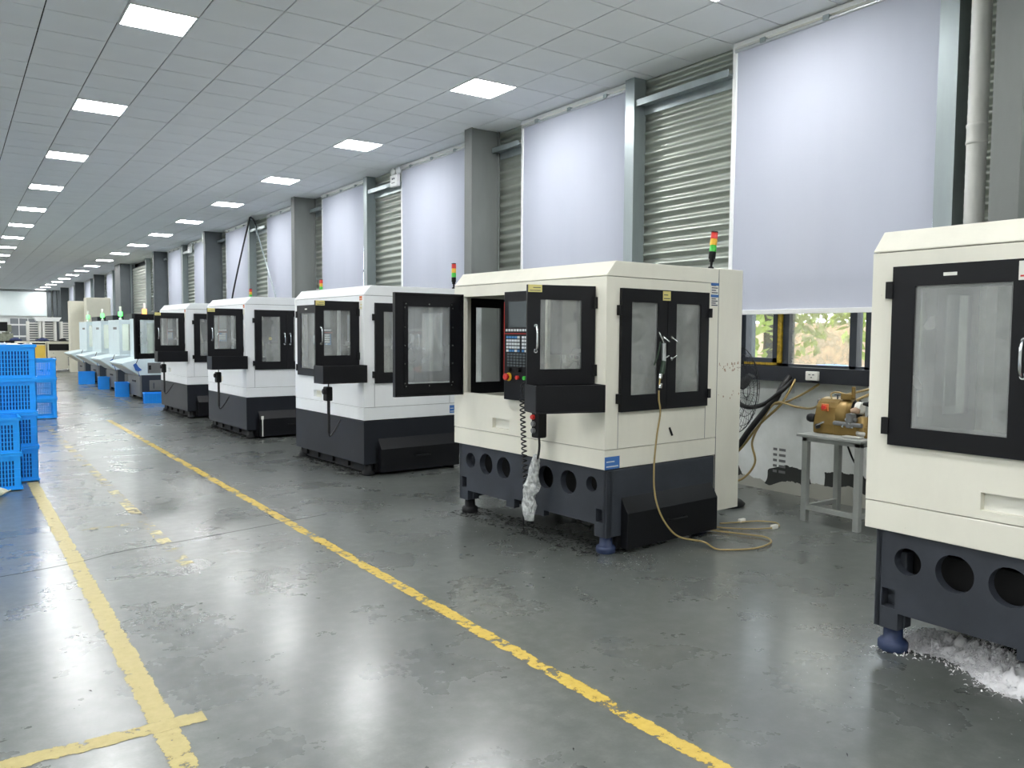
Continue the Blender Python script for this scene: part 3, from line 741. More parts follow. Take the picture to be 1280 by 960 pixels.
for x, y in ((5.35, 4.385), (5.40, 4.1)): MB().box(x-.035, x+.035, y-.015, y+.015, .0, .035).build('hose_clamp', LABELW, ah, .006)
g = MB(); P = lambda *p: to_world(M2, p)
g.tube([P(.52, -.07, 1.49), P(.523, -.072, 1.36)], .015, 10); g.build('gun_body', ALU, ah)
MB().tube([P(.523, -.07, 1.36), P(.50, -.075, 1.27)], .018, 10).build('gun_grip', GUNG, ah)
MB().tube([P(.52, -.07, 1.49), P(.505, -.07, 1.515), P(.49, -.05, 1.57)], .005, 8).build('gun_nozzle', CHROME, ah)
MB().tube([P(.50, -.06, 1.50), P(.475, -.055, 1.4), P(.44, -.05, 1.33)], .006, 6).build('gun_lever', GUNG, ah)
for a, b in ((1.27, 1.235), (1.20, 1.165)): MB().tube([P(.488, -.075, a), P(.48, -.075, b)], .014, 10).build('coupling', CHROME, ah)
MB().tube([P(.482, -.075, 1.24), P(.474, -.075, 1.19)], .007, 8).build('hose_neck', BRASS, ah)
sdoors = [c for c in M2.children if c.name.startswith('side_door')]
for dd, x in ((sdoors[0], .545), (sdoors[1], .635)):
    mb = MB()
    for z in (1.375, 1.53): mb.cyl((x, -.024, z), (x, -.05, z), .013, n=10)
    mb.tube([(x, -.05, 1.53), (x+.03, -.075, 1.50)], .006, 6); mb.tube([(x, -.05, 1.375), (x+.03, -.075, 1.40)], .006, 6)
    mb.build('handle_stub', CHROME, dd)

# ------------------------------------------------------------------ fan
fan = thing('pedestal_fan', (5.79, 4.97, 0), 'black wire-caged pedestal fan behind the cream machine', 'fan', math.radians(12))
MB().lathe([(.0, 0), (.19, 0), (.2, .02), (.17, .045), (.03, .055), (.0, .055)], (0, 0, 0), n=32).build('base', BLACKM, fan)
MB().cyl((0, 0, .05), (0, 0, .98), .018, n=12).build('pole', BLACKM, fan)
MB().lathe([(.0, -.0), (.06, .01), (.085, .05), (.085, .17), (.05, .2), (0, .2)], (0, 0, 1.06), 'y', 20).build('motor', RUBBER, fan)
cg = MB(); cy = -.12; R = .39
for rr, yy in ((R, cy), (R*.82, cy-.055), (R*.6, cy-.08), (R*.36, cy-.09), (R*.16, cy-.092), (R*.82, cy+.06), (R*.55, cy+.09)):
    cg.tube([(rr*math.cos(2*PI*k/40), yy, 1.06+rr*math.sin(2*PI*k/40)) for k in range(40)], .004 if rr == R else .0025, 5, True)
for k in range(36):
    a = 2*PI*k/36; c, s_ = math.cos(a), math.sin(a)
    cg.tube([(rr*c, yy, 1.06+rr*s_) for rr, yy in ((R*.14, cy-.092), (R*.45, cy-.088), (R*.75, cy-.065), (R*.93, cy-.035), (R, cy), (R*.9, cy+.04), (R*.6, cy+.085), (R*.2, cy+.11))], .0018, 4)
cg.build('cage', BLACKM, fan)
for k in range(3):
    a = 2*PI*k/3+.4; mb = MB(); vs = []
    for i in range(7):
        rr = .05+.27*i/6; wd = .05+.10*math.sin(PI*min(1, i/5+.1))
        for sg in (-1, 0, 1):
            b = a+sg*wd/rr*.5*.55; vs.append((rr*math.cos(b), cy+.01+sg*.03, 1.06+rr*math.sin(b)))
    mb.add(vs, [(i*3+j, i*3+j+1, i*3+j+4, i*3+j+3) for i in range(6) for j in range(2)], True)
    bl = mb.build('blade', BLACKM, fan); sd = bl.modifiers.new('thick', 'SOLIDIFY'); sd.thickness = .004
# hoses hanging from the sill
def hose(pts, r, mat, label, name='hose', cat='hose', n=7, group=None):
    return tag(MB().tube(spline(pts, n), r, 8).build(name, mat), label, cat, group)
bx = 6.5
hose([(bx+.1, 4.88, 1.16), (bx, 4.90, 1.05), (bx-.03, 4.93, .95), (bx-.05, 5.02, .85), (bx-.08, 5.2, .62), (bx-.1, 5.4, .35), (bx-.12, 5.6, .2)], .028, HOSEB, 'thick black hose bundle slanting down the white wall behind the fan')
hose([(bx+.12, 4.82, 1.15), (bx+.02, 4.84, 1.0), (bx-.02, 4.90, .88), (bx-.06, 5.1, .68), (bx-.09, 5.3, .42), (bx-.12, 5.55, .22)], .012, BRASS, 'thin brown hose running alongside the thick black hose bundle')
hose([(bx+.12, 4.86, 1.13), (bx-.03, 4.88, 1.02), (bx-.04, 5.08, .88), (bx-.05, 5.3, .85), (bx-.05, 5.5, .98), (bx-.02, 5.55, 1.1)], .022, HOSEB, 'black hose sagging in a loop below the sill beside the fan')
hose([(bx+.16, 4.60, 1.10), (bx+.12, 4.78, .98), (bx+.08, 4.95, .90), (bx+.05, 5.15, .88)], .011, HOSEY, 'short amber hose under the sill by the white socket box')
hose([(6.15, 4.2, .985), (6.35, 4.45, .90), (bx-.02, 4.7, .885), (bx-.05, 4.92, .91), (bx-.03, 5.1, .70), (bx-.03, 5.2, .5), (bx-.03, 5.16, .3), (bx-.05, 5.3, .12), (bx-.1, 5.5, .06)], .011, HOSEY, 'long amber hose sagging from the grinder along the white wall')
sk = thing('socket_box', (6.60, 4.62, 1.135), 'small white socket box on the black sill rail', 'socket')
MB().box(-.035, .0, -.065, .065, 0, .085).build('housing', LABELW, sk, .006)
MB().box(-.037, -.035, -.03, -.01, .05, .058).box(-.037, -.035, .01, .03, .05, .058).box(-.037, -.035, -.008, .008, .025, .033).build('slot', INK, sk)
tg = tag(MB().box(6.62, 6.66, 4.865, 4.90, 1.0, 1.12).box(6.60, 6.67, 4.80, 4.92, .93, .945).build('hose_hook', ALU, None, .003), 'grey metal hook holding the hoses under the sill', 'hook')

# ------------------------------------------------------------------ table and tool grinder
tb = thing('work_table', (5.80, 3.62, 0), 'grey steel table carrying the golden tool grinder', 'table')
TX, TY, TZ = .58, .59, .735
MB().box(0, TX, 0, TY, TZ-.022, TZ).build('table_top', TABLE, tb, .004)
MB().box(.04, TX-.04, .03, .06, TZ-.06, TZ-.022).box(.04, TX-.04, TY-.06, TY-.03, TZ-.06, TZ-.022).box(.04, .07, .06, TY-.06, TZ-.06, TZ-.022).box(TX-.07, TX-.04, .06, TY-.06, TZ-.06, TZ-.022).build('apron', TABLE, tb)
for x in (.04, TX-.09):
    for y in (.03, TY-.08): MB().box(x, x+.05, y, y+.05, 0, TZ-.03).build('leg', TABLE, tb, .003)
for y in (.03, TY-.07): MB().box(.09, TX-.09, y+.005, y+.04, .10, .135).build('stretcher', TABLE, tb)
MB().box(.045, .08, .08, TY-.08, .10, .14).build('stretcher', TABLE, tb)
gr = thing('tool_grinder', (5.98, 3.62, TZ), 'golden brown tool grinder with red switch standing on the grey table', 'grinder')
MB().lathe([(.02, .27), (.135, .275), (.15, .29), (.15, .37)], (.17, 0, .15), 'y', 32).build('drum', GOLD, gr)
# body: drum housing with axis along Y
MB().prism([(0.0, 0), (.0, .08), (.035, .22), (.06, .262), (.10, .288), (.16, .30), (.22, .295), (.27, .275), (.31, .23), (.33, .16), (.33, 0)], .36, .56).build('body', GOLD, gr, .012)
MB().lathe([(.02, .26), (.115, .265), (.13, .29), (.13, .33)], (.17, 0, .17), 'y', 28).build('wheel_guard', GOLD, gr)
MB().lathe([(.03, .20), (.052, .20), (.052, .275), (.03, .275)], (.14, 0, .225), 'y', 20).build('grinding_cup', LABELW, gr)
MB().lathe([(.075, .24), (.078, .262), (.05, .268)], (.16, 0, .215), 'y', 20).build('cup_guard', BLACKM, gr)
MB().lathe([(.012, .562), (.035, .566), (.038, .60), (.03, .625), (.0, .627)], (.03, 0, .12), 'y', 16).build('side_knob', RUBBER, gr)
MB().lathe([(.012, .562), (.025, .566), (.025, .59), (.0, .592)], (.12, 0, .255), 'y', 16).build('upper_knob', MIDG, gr)
sw = MB().box(-.006, .012, .42, .48, .19, .25).build('switch_plate', LABELO, gr, .003); MB().cyl((-.006, .45, .222), (-.028, .45, .222), .018, n=14).build('switch_knob', RED, sw)
MB().tube([(-.03, .50, .07), (-.05, .42, .105)], .008, 8).build('lever', CHROME, gr); MB().lathe([(.0, -.045), (.022, -.03), (.022, -.01), (.01, 0)], (0, .50, .06), 'x', 14).build('lever_knob', RUBBER, gr)
MB().cyl((-.0, .36, .10), (-.02, .10, .10), .018, n=12).build('slide_rod', MIDG, gr)
MB().box(.0, .30, .05, .37, 0, .085).build('bed', GOLD, gr, .006)
MB().lathe([(.035, .0), (.05, .005), (.05, .04), (.045, .05), (.045, .13), (.03, .14), (.0, .14)], (.04, .12, .03), n=20).build('index_head', GOLD, gr)
MB().lathe([(.052, .0), (.058, .01), (.058, .03), (.05, .036)], (.04, .12, .015), n=20).build('index_ring', STEELIN, gr)
MB().box(-.03, .05, .19, .24, .07, .19).box(.0, .03, .16, .27, .12, .15).build('chuck', MIDG, gr, .01)
for k in range(4): MB().cyl((-.04, .17+.03*k, .08+.03*(k % 3)), (.0, .17+.03*k, .10+.03*(k % 3)), .008, n=8).build('screw', CHROME, gr)
MB().lathe([(.0, .0), (.035, .01), (.04, .04), (.0, .06)], (.06, .21, .18), n=14).build('work_cap', PINKC, gr)
MB().box(.08, .12, .26, .36, .29, .34).box(.09, .115, .245, .27, .30, .40).build('dresser', GOLD, gr, .004)
MB().tube(spline([(.1, .45, .28), (.1, .46, .33), (.12, .40, .345), (.14, .30, .31), (.16, .26, .29)], 6), .007, 8).build('bail', HOSEY, gr)
MB().cyl((.10, .40, .29), (.10, .40, .325), .006, n=8).box(.09, .11, .375, .425, .32, .328).build('tee_screw', INK, gr)
MB().tube(spline([(.1, .32, .33), (.14, .2, .37), (.18, .05, .41), (.2, -.1, .42)], 5), .010, 8).build('coolant_hose', HOSEY, gr)
MB().tube(spline([(.12, .24, .29), (.15, .15, .34), (.18, .03, .385), (.2, -.1, .40)], 5), .012, 8).build('coolant_hose', HOSEY, gr)
MB().lathe([(.0, .02), (.03, .02), (.034, .05), (.03, .13), (.02, .16), (.012, .2)], (.06, -.06, .27), 'y', 16).build('lamp_head', BLACKM, gr)
MB().tube(spline([(.05, .08, .10), (.05, .07, .19), (.06, .02, .23), (.08, -.06, .235), (.1, -.12, .23)], 5), .018, 8).build('gooseneck', RUBBER, gr)
MB().box(.0, .2, -.1, .06, 0, .12).build('drawer_unit', GOLD, gr, .006)
MB().box(-.10, -.04, .06, .22, .003, .016).build('wrench', STEELIN, gr, .004)
hose([(6.30, 4.1, .72), (6.38, 4.06, .5), (6.42, 3.95, .3), (6.48, 3.85, .1), (6.5, 3.7, .02)], .008, HOSEB, 'thin black power cord hanging behind the grey table', 'power_cord', 'cord')
# cables on the floor by the wall
for k in range(3): hose([(6.55+.03*k, 4.0, .03), (6.5, 3.8+.05*k, .03+.03*k), (6.56, 3.5, .05), (6.5, 3.2, .03)], .016, HOSEB, 'black cable lying on the floor along the white wall', 'cable', 'cable', group='cables along the wall base')

# ------------------------------------------------------------------ crates
def crate_mesh(w, d, h):
    mb = MB(); t = .006
    def side(mp, a1, t0, t1):
        holes = []; n = max(5, int((a1-.11)/.026)); p = (a1-.11)/n
        rows = 6; zp = (h-.10)/rows
        for r in range(rows):
            for k in range(n): holes.append((.055+k*p+.006, .055+(k+1)*p-.006, .035+r*zp+.003, .035+(r+1)*zp-.003))
        mb.panel(mp, 0, a1, 0, h, t0, t1, holes)
    side(lambda a, b, c: (a, c, b), w, 0, t); side(lambda a, b, c: (a, d-c, b), w, 0, t)
    side(lambda a, b, c: (c, a, b), d, 0, t); side(lambda a, b, c: (w-c, a, b), d, 0, t)
    mb.box(0, w, 0, d, 0, t)
    e = .012
    for z0, z1 in ((h-.028, h), (.0, .018)):
        mb.box(-e, w+e, -e, 0, z0, z1).box(-e, w+e, d, d+e, z0, z1).box(-e, 0, 0, d, z0, z1).box(w, w+e, 0, d, z0, z1)
    for r in (2, 4):
        z = .035+r*(h-.10)/6; mb.box(0, w, -.005, 0, z-.004, z+.004)
    return mb
CW, CD, CHh = .62, .44, .347
cm = crate_mesh(CW, CD, CHh)
c0 = cm.build('plastic_crate', CRATE)
first = [True]
fill0 = MB().box(.02, CW-.02, .02, CD-.02, .012, CHh-.05).build('slot_shade_fill', CRATED)  # dark block added inside so no bright background shows through the slots
def crate(x1, y0, k, rz, label, group):
    o = c0 if first[0] else c0.copy()
    if not first[0]: COL.objects.link(o)
    first[0] = False
    o.location = (x1-CW, y0, .012+k*.35); o.rotation_euler.z = rz; tag(o, label, 'crate', group)
    if y0 < 12:
        c = fill0 if fill0.parent is None else fill0.copy()
        if c is not fill0: COL.objects.link(c)
        c.parent = o
    return o
ordn = ['bottom', 'second', 'third', 'top']
for k in range(2): crate(.526, 9.147, k, .0, 'blue slatted crate, %s of the short stack beside the sack' % ('bottom' if k == 0 else 'top'), 'crates by the yellow line')
for k in range(4): crate(.706, 9.62, k, .0, 'blue slatted crate, %s one of the four-high stack at the yellow line end' % ordn[k], 'crates by the yellow line')
for k in range(4): crate(.50, 10.15, k, .0, 'blue slatted crate, %s one of the stack behind the four-high stack' % ordn[k], 'crates by the yellow line')
for k in range(3): crate(1.513, 16.40, k, .0, 'blue slatted crate, %s one of the three-high stack standing alone on the floor' % ('bottom', 'middle', 'top')[k], 'crates standing apart')
for k in range(3): crate(.80, 16.55, k, .0, 'blue slatted crate, %s one of the stack hidden beside the three-high stack' % ('bottom', 'middle', 'top')[k], 'crates standing apart')
for x, y, l in ((.706, 9.62, 'four-high stack'), (.50, 10.15, 'rear stack')):
    mb = MB(); n = 9; vs = []
    for i in range(n+1):
        for j in range(n+1): vs.append((x-CW+.02+(CW-.04)*i/n, y+.02+(CD-.04)*j/n, 1.37+.02*math.sin(i*1.7+j)*math.cos(j*1.3)+(.035 if i in (0, n) or j in (0, n) else 0)))
    mb.add(vs, [(i*(n+1)+j, i*(n+1)+j+1, (i+1)*(n+1)+j+1, (i+1)*(n+1)+j) for i in range(n) for j in range(n)], True)
    o = mb.build('bag_liner', LINER); tag(o, 'white plastic liner in the top blue crate of the %s' % l, 'liner')
    sd = o.modifiers.new('thick', 'SOLIDIFY'); sd.thickness = .004
# sack on the floor
sk = MB(); vs = []; nu, nv = 14, 9
for i in range(nu+1):
    u = -1+2*i/nu
    for j in range(nv):
        a = 2*PI*j/nv; s_ = (1-abs(u)**3)
        vs.append((u*.2+.02*math.sin(5*u+a), .13*s_*math.cos(a)*(1+.1*math.sin(3*a)), max(.003, .045+.05*s_*math.sin(a)+.008*math.sin(7*u+2*a))))
sk.add(vs, [(i*nv+j, i*nv+(j+1) % nv, (i+1)*nv+(j+1) % nv, (i+1)*nv+j) for i in range(nu) for j in range(nv)], True)
o = sk.build('sack', SACK, None, 0, (.21, 8.92, 0), .15); tag(o, 'small pale woven sack lying on the floor before the blue crates', 'sack')
# blue bins by the pale blue machines
def bin_(loc, w, d, h, rz, label):
    mb = MB(); t = .012; k = .03
    mb.box(0, w, 0, d, 0, t).box(0, w, 0, t, t, h).box(0, w, d-t, d, t, h).box(0, t, t, d-t, t, h).box(w-t, w, t, d-t, t, h)
    mb.box(-.012, w+.012, -.012, 0, h-.03, h).box(-.012, w+.012, d, d+.012, h-.03, h).box(-.012, 0, 0, d, h-.03, h).box(w, w+.012, 0, d, h-.03, h)
    for q in range(1, 5): mb.box(w*q/5-.006, w*q/5+.006, -.008, 0, 0, h-.03).box(-.008, 0, d*q/5-.006, d*q/5+.006, 0, h-.03)
    o = mb.build('plastic_bin', BIN, None, 0, loc, rz); tag(o, label, 'bin', 'blue bins before the pale machines')
bin_((3.16, 21.02, 0), .29, .46, .34, -.12, 'tall blue bin against the grey base of the second pale blue machine')
bin_((3.40, 18.86, 0), .40, .36, .22, -.1, 'low blue bin beside the white machine with the swung open door')
bin_((3.2, 24.0, 0), .26, .42, .33, -.1, 'blue bin half hidden behind the tall bin along the pale machines')
bin_((3.03, 26.6, 0), .42, .46, .36, -.1, 'farthest blue bin, nearest the beige cabinet machine')

# ------------------------------------------------------------------ pale blue machines with splash trays
def small_machine(y, label, lamp, brush, x=3.50):
    S = thing('small_machining_center', (x, y, 0), label, 'machine', math.radians(1.5), 'pale blue machines along the wall')
    b = MB().box(.04, 1.35, 0, 1.28, .06, .56).build('base', BLUEB, S, .01)
    MB().box(.0, .04, .01, 1.27, .07, .55).build('front_plate', MIDG, S, .005)
    MB().box(.018, .03, .45, .75, .38, .42).build('front_slot', BLACKM, S); 
    pl = MB().box(-.012, .0, .42, .78, .385, .425).build('front_handle', BLACKM, S)
    pd = MB().box(.20, .56, -.012, 0, .2, .44).build('side_hatch', MIDG, S, .004); MB().box(.28, .30, -.03, -.012, .25, .38).build('hatch_handle', INK, pd)
    for xx in (.12, 1.2):
        for yy in (.1, 1.18): MB().cyl((xx, yy, 0), (xx, yy, .06), .04, n=12).build('foot', BLACKM, S)
    # splash tray: flares outward toward the aisle
    MB().prism([(0, .555), (-.36, .80), (-.375, .83), (-.30, .86), (.12, .94), (.6, .94), (.6, .555)], .0, 1.5).build('splash_tray', PALEB, S, .01)
    MB().prism([(.0, .56), (-.345, .797), (-.355, .79), (-.02, .55)], .06, 1.44).build('tray_face', BEIGE, S)
    for q in range(3): MB().cyl((-.20, .4+.3*q, .705), (-.215, .4+.3*q, .68), .03, n=12).build('tray_stud', STEELIN, S)
    MB().box(.17, .48, -.012, .0, .60, .84).build('switch_panel', MIDG, S, .004); MB().box(.19, .24, -.022, -.012, .68, .78).build('switch', BLACKM, S)
    # cabinet
    cb = MB().panel(PXZ, .10, 1.3, .93, 1.85, .02, .06, [(.17, .45, 1.05, 1.74)])
    cb.box(.10, .14, .06, 1.5, .93, 1.85).box(1.26, 1.3, .06, 1.5, .93, 1.85).box(.14, 1.26, 1.46, 1.5, .93, 1.85).box(.14, 1.26, .06, 1.46, 1.81, 1.85)
    cb.build('cabinet', PALEB, S, .006)
    MB().box(.16, .46, .035, .041, 1.04, 1.75).build('window_pane', WGLASS, S)
    MB().box(.55, 1.2, .5, 1.3, .94, 1.8).build('spindle_unit', LABELW, S)
    MB().box(.2, .5, .12, .16, 1.77, 1.79).build('work_lamp', WORKL, S)
    MB().box(.16, .5, .9, .93, .95, 1.8).build('inner_panel', LABELW, S)
    dp = MB().box(.48, .52, -.0, .02, .95, 1.85).build('door_post', LABELW, S); MB().box(.49, .51, -.02, 0, 1.08, 1.14).box(.49, .51, -.02, 0, 1.62, 1.68).build('latch', BLACKM, dp)
    label_plate(S, PXZ, .0, .001, 0, .001, 0, LABELW, inkrows=0) if 0 else None
    MB().box(.096, .10, .35, .8, 1.60, 1.66).build('name_plate', MIDG, S)
    # motor hood and signal lamp
    MB().box(.45, 1.25, .2, 1.3, 1.852, 2.02).build('motor_hood', DARKP, S, .01)
    sl = MB().lathe([(.04, 1.85), (.04, 1.90), (.02, 1.905), (.02, 1.95)], (.20, .35, 0), n=16).build('signal_lamp', ALU, S)
    MB().lathe([(.05, 1.95), (.05, 2.06), (.03, 2.07)], (.20, .35, 0), n=16).build('lit_lens', lamp, sl)
    MB().lathe([(.028, 2.07), (.028, 2.2), (.0, 2.21)], (.20, .35, 0), n=16).build('lamp_top', LABELW, sl)
    # blue brush hooked on the tray end
    br = thing('hand_brush', (x-.06, y-.02, .70), 'blue hand brush hooked on the tray of the ' + brush, 'brush', 0, 'blue brushes on the trays')
    MB().prism([(-.03, -.03), (-.08, .10), (-.02, .14), (.03, .05), (.10, -.02), (.03, -.05)], -.03, -.005).build('head', BLUEBR, br, .005)
    MB().tube([(-.02, -.02, .12), (.02, -.02, .22), (.03, -.02, .25)], .008, 6).build('handle', BLACKM, br)
    MB().tube([(.02, -.02, -.04), (.05, -.02, -.16)], .008, 6).build('bristle_end', BLUEBR, br)
small_machine(19.93, 'pale blue machine with an orange signal lamp behind the swung open door', LAMPO, 'machine with the orange lamp')
small_machine(23.15, 'pale blue machine with a lit window, second of the row', LAMPG, 'machine with the lit window')
small_machine(26.25, 'pale blue machine with green lamp, third of the row', LAMPG, 'third pale blue machine of the row')
small_machine(29.3, 'pale blue machine with green lamp closest to the beige cabinets', LAMPG, 'pale machine closest to the beige cabinets')

# ------------------------------------------------------------------ far end furniture
def tall_cabinet(x0, x1, y0, y1, z, label):
    c = thing('tall_cabinet', (x0, y0, 0), label, 'cabinet')
    MB().box(0, x1-x0, 0, y1-y0, 0, z).build('body', BEIGE, c, .01)
    MB().box(.03, x1-x0-.03, -.015, 0, .1, z-.03).build('door', BEIGE, c, .004)
    MB().box(x1-x0-.12, x1-x0-.08, -.03, -.015, 1.0, 1.2).build('handle', INK, c)
tall_cabinet(4.15, 4.95, 33.6, 34.4, 2.79, 'taller beige steel cabinet behind the pale blue machines')
tall_cabinet(3.70, 4.20, 34.6, 35.2, 2.68, 'narrower beige steel cabinet behind the pale blue machines')
bm = thing('cabinet_machine', (3.02, 35.6, 0), 'beige cabinet machine with a dark window band and vent grilles', 'machine')
MB().box(0, .98, 0, .9, .08, 1.14).build('body', BEIGE, bm, .01); MB().box(.05, .93, -.012, 0, .80, 1.05).build('window_band', BLACKM, bm)
MB().box(0, .98, -.02, 0, 1.10, 1.15).build('top_ledge', BEIGE, bm)
for x in (.1, .68):
    g = MB().box(x, x+.18, -.01, 0, .22, .55).build('grille', MIDG, bm)
    for k in range(8): MB().box(x+.01, x+.17, -.016, -.01, .24+.038*k, .255+.038*k).build('louvre', BEIGE, g)
for x in (.05, .85):
    for y in (.05, .8): MB().cyl((x, y, 0), (x, y, .08), .04, n=12).build('foot', BLACKM, bm)
MB().cyl((.2, -.012, .70), (.2, -.03, .70), .012, n=8).cyl((.8, -.012, .70), (.8, -.03, .70), .012, n=8).build('latch', INK, bm)
bm2 = thing('cabinet_machine', (2.0, 35.6, 0), 'beige cabinet machine with a yellow side panel behind the blue crates', 'machine')
MB().box(0, .98, 0, .9, .08, 1.14).build('body', BEIGE, bm2, .01); MB().box(.05, .95, -.012, 0, 1.04, 1.09).build('window_band', BLACKM, bm2)
MB().box(.56, .95, -.03, -.012, .5, 1.0).build('side_panel', YELB, bm2)
for x in (.05, .85):
    for y in (.05, .8): MB().cyl((x, y, 0), (x, y, .08), .04, n=12).build('foot', BLACKM, bm2)
# bench behind with tray racks
bn = thing('long_bench', (1.2, 37.2, 0), 'long dark topped bench behind the beige machines', 'bench')
MB().box(0, 3.3, 0, 3.2, 1.08, 1.14).build('bench_top', BLACKM, bn)
for x in (.1, 3.1):
    for y in (.1, 3.0): MB().box(x, x+.1, y, y+.1, 0, 1.08).build('leg', BEIGE, bn)
def rack(x, y, label):
    r = thing('tray_rack', (x, y, 1.14), label, 'rack', group='white tray racks on the bench')
    for xx in (0, .42):
        for yy in (0, .4): MB().box(xx, xx+.09, yy, yy+.06, 0, .80).build('upright', TRAYW, r)
    for k in range(8): MB().box(.02, .5, .02, .40, .03+.096*k, .075+.096*k).build('tray', TRAYW, r)
    MB().box(.0, .51, .44, .46, 0, .80).build('gap_shade_sheet', ENDD, r)  # dark sheet added behind the trays so the gaps look shaded
for k, x in enumerate((2.55, 3.1, 3.75)): rack(x, 38.4, ('white tray rack on the bench, carrying one end of the flat box', 'middle white tray rack under the flat white box', 'white tray rack on the bench, beside the narrow beige cabinet')[k])
rack(4.05, 39.6, 'white tray rack at the back end of the long bench')
bx_ = thing('white_box', (2.80, 38.36, 1.94), 'flat white open box on top of the tray racks', 'box')
MB().prism([(.1, 0), (.0, .17), (1.0, .17), (.9, 0)], 0, .5).build('box_body', LINER, bx_, .005)
# low dark items on bench
random.seed(5)
for k, (x, y, sx, sz, mt, lab) in enumerate(((2.1, 37.6, .45, .12, NAVY, 'dark blue cloth heap lying on the bench beside the beige machine'), (3.0, 37.45, .5, .12, NAVY, 'dark blue cloth heap lying before the tray racks'), (3.75, 37.5, .3, .1, BLACKM, 'small black cloth heap at the end of the bench'))):
    mb = MB().lathe([(.0, 0), (sx*.5, 0), (sx*.48, sz*.4), (sx*.3, sz*.8), (sx*.12, sz), (0, sz)], (0, 0, 0), n=14)
    mb.v = [(px+random.uniform(-.03, .03), py*.6, max(0, pz+(random.uniform(-.02, .02) if pz > .001 else 0))) for px, py, pz in mb.v]
    tag(mb.build('cloth_heap', mt, None, 0, (x, y, 1.14)), lab, 'cloth')
# engine-like part and white table frame at far left
ep = thing('machine_part', (1.35, 37.9, 1.14), 'olive grey jumbled machine part standing on the bench', 'machine part')
for k in range(9):
    a = .08+.1*random.random(); x = random.uniform(0, .5); z = .0 if k < 4 else random.uniform(.2, .45)
    MB().box(x, x+a*1.6, random.uniform(0, .1), .3, z, z+a*1.8+.06).build('block', OLIVE if k % 3 else BLACKM, ep, .01)
MB().box(0, .7, .05, .3, .0, .3).build('core', OLIVE, ep, .02)
fs = thing('white_shelf', (1.1, 45.0, 0), 'white frame shelf standing behind the bench', 'shelf')
for x in (0, 1.1, 2.2):
    for y in (0, .6): MB().box(x, x+.08, y, y+.08, 0, 1.85).build('post', GUIDE, fs)
for z in (.6, 1.25, 1.8): MB().box(0, 2.28, 0, .68, z, z+.07).build('board', GUIDE, fs)

# ------------------------------------------------------------------ swarf and debris
random.seed(21)
def flakes(name, n, fn, mat, smin, smax, par=floor, z0=.002):
    mb = MB()
    for k in range(n):
        x, y = fn(); a = random.uniform(0, PI); s = random.uniform(smin, smax); w = s*random.uniform(.15, .4); c, d = math.cos(a), math.sin(a)
        bz = random.uniform(.001, s*.4)
        mb.add([(x-c*s, y-d*s, z0), (x+d*w, y-c*w, z0+bz), (x+c*s, y+d*s, z0+.001), (x-d*w, y+c*w, z0+bz*.6)], [(0, 1, 2, 3)])
    o = mb.build(name, mat, par); o['kind'] = 'stuff'; return o
def around():
    M = random.choice((M2, M2, M2, M3, M4, M1)); s = random.random()
    if s < .55: p = (-abs(random.gauss(0, .35))+.05, random.uniform(-.3, 1.9), 0)
    else: p = (random.uniform(-.3, 1.9), -abs(random.gauss(0, .25))-.02, 0)
    return to_world(M, p)[:2]
flakes('metal_chips', 1300, around, CHIP, .002, .007)
flakes('scattered_chips', 500, lambda: (random.uniform(.8, 5.6), random.uniform(1.2, 9)), CHIP, .002, .005)
flakes('dark_chips', 60, lambda: (random.uniform(.3, 4.5), random.uniform(1.5, 9)), CHIPD, .005, .016)
# dark chip layer below the bases
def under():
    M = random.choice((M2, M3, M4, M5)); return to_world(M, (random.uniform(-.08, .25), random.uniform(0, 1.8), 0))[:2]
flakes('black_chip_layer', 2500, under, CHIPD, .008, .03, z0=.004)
# fluffy swarf heap under the near machine: thousands of thin curls
sw = MB(); random.seed(9)
for k in range(11000):
    u = random.random(); yy = 2.2-.95*u; cx = 3.92+.10*math.sin(u*7)+.10*u
    hgt = (.045+.085*math.sin(PI*min(1, u*1.05)))*(.75+.4*math.sin(u*17))
    r = random.gauss(0, .085); x = cx+r; y = yy+random.gauss(0, .03); z = max(.004, random.random()*hgt*math.exp(-(r/.12)**2))
    a, s = random.uniform(0, 2*PI), random.uniform(.004, .011); b = random.uniform(-.6, .9)
    d = Vector((math.cos(a)*math.cos(b), math.sin(a)*math.cos(b), math.sin(b)))*s; w = Vector((-math.sin(a), math.cos(a), random.uniform(-.8, .8)))*s*.3
    p = Vector((x, y, z)); bend = Vector((0, 0, s*.5))
    sw.add([tuple(Vector((q.x, q.y, max(.002, q.z)))) for q in (p-d-w, p-d+w, p+bend+w, p+bend-w, p+d-w, p+d+w)], [(0, 1, 2, 3), (3, 2, 5, 4)])
nu, nw = 60, 24; vs = []
for i in range(nu+1):
    u = i/nu; yy = 2.2-.95*u; cx = 3.92+.10*math.sin(u*7)+.10*u
    for j in range(nw+1):
        r = -.22+.44*j/nw; x = cx+r; n_ = .5+.5*math.sin(x*47+yy*31)*math.sin(yy*53-x*23)+.35*math.sin(x*111+yy*87)*math.sin(yy*97)
        hgt = (.03+.075*math.sin(PI*u))*math.exp(-(r/.12)**2)*(.45+.75*n_)
        vs.append((x, yy+.01*math.sin(j*2.1), hgt-.012))
sw.add(vs, [(i*(nw+1)+j, i*(nw+1)+j+1, (i+1)*(nw+1)+j+1, (i+1)*(nw+1)+j) for i in range(nu) for j in range(nw)], True)
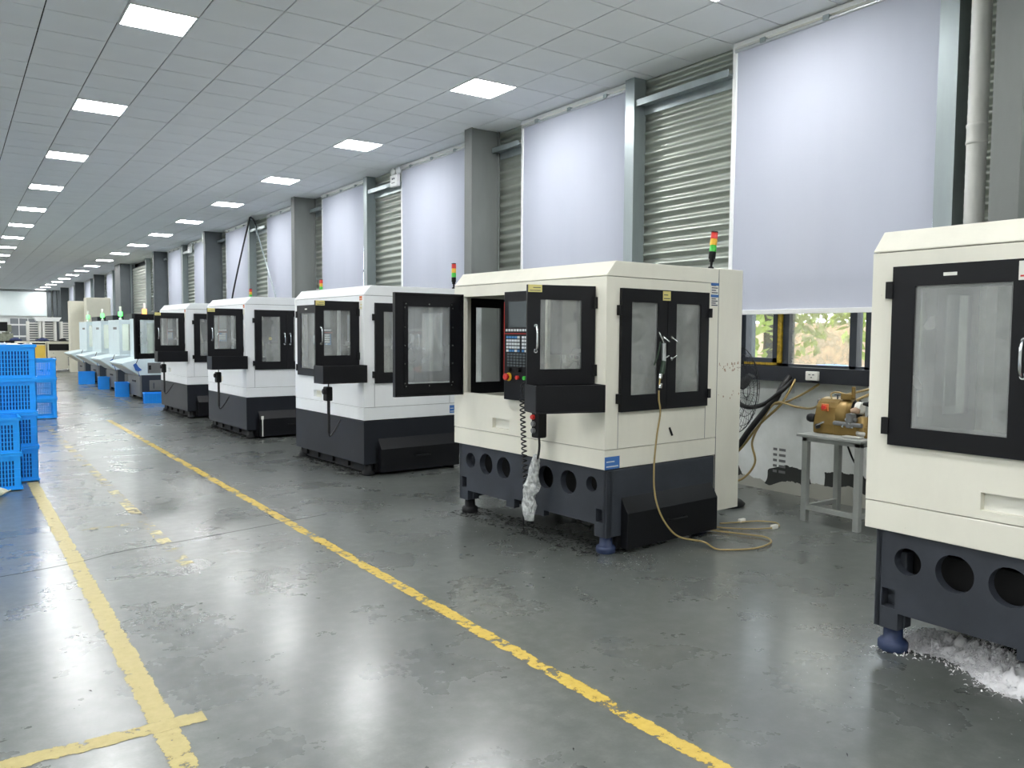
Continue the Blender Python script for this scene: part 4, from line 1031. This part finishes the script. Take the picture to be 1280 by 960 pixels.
o = sw.build('swarf_pile', FLUFF); tag(o, 'fluffy white swarf heaped on the floor under the near cream machine', 'swarf', kind='stuff')

# ------------------------------------------------------------------ outside the windows
struct(MB().box(6.95, 60, -40, 110, -.3, -.1).build('ground_outside', OUTG), 'pale ground outside the windows')
bw = MB().box(19, 19.3, -10, 16.5, -.1, 1.9).build('outside_wall', PINKW); struct(bw, 'pinkish boundary wall outside the window')
random.seed(2)
def tree(x, y, h, r, label):
    t_ = thing('tree', (x, y, -.1), label, 'tree', group='trees outside the window')
    MB().tube([(0, 0, 0), (.05, .03, h*.35), (-.03, .05, h*.7)], [.16, .13, .08], 10).build('trunk', BARK, t_)
    mb = MB()
    for k in range(900):
        a, b = random.uniform(0, 2*PI), math.acos(random.uniform(-1, 1)); q = r*random.random()**.4
        p = Vector((q*math.sin(b)*math.cos(a), q*math.sin(b)*math.sin(a), h*.62+q*.8*math.cos(b)))
        d = Vector((random.gauss(0, 1), random.gauss(0, 1), random.gauss(0, 1))).normalized()*.16; e = d.cross(Vector((random.random(), random.random(), 1))).normalized()*.08
        mb.add([p-d, p+e, p+d, p-e], [(0, 1, 2, 3)])
    o = mb.build('foliage', LEAF, t_); o['kind'] = 'stuff'
tree(16.2, 12.6, 4.2, 2.0, 'leafy tree trunk seen through the window beside the fan')
tree(17.5, 17.5, 4.6, 1.9, 'slimmer leafy tree seen at the window edge behind the machine')
tree(16, 8.6, 3.6, 1.8, 'bushy tree seen through the dusty window pane')
for k, (y, z) in enumerate(((13.9, 1.6), (11.4, 1.1), (15.2, 1.8))):
    b = thing('blue_tank', (12.5, y-3, -.1), 'blue steel tank standing outside among the trees', 'tank', group='blue tanks outside')
    MB().lathe([(.0, 0), (.3, 0), (.3, z), (.26, z+.05), (0, z+.07)], (0, 0, 0), n=20).build('shell', BLUEO, b)
    MB().lathe([(.305, z*.33), (.32, z*.34), (.305, z*.35)], (0, 0, 0), n=20).lathe([(.305, z*.66), (.32, z*.67), (.305, z*.68)], (0, 0, 0), n=20).build('hoop', BLUEO, b)
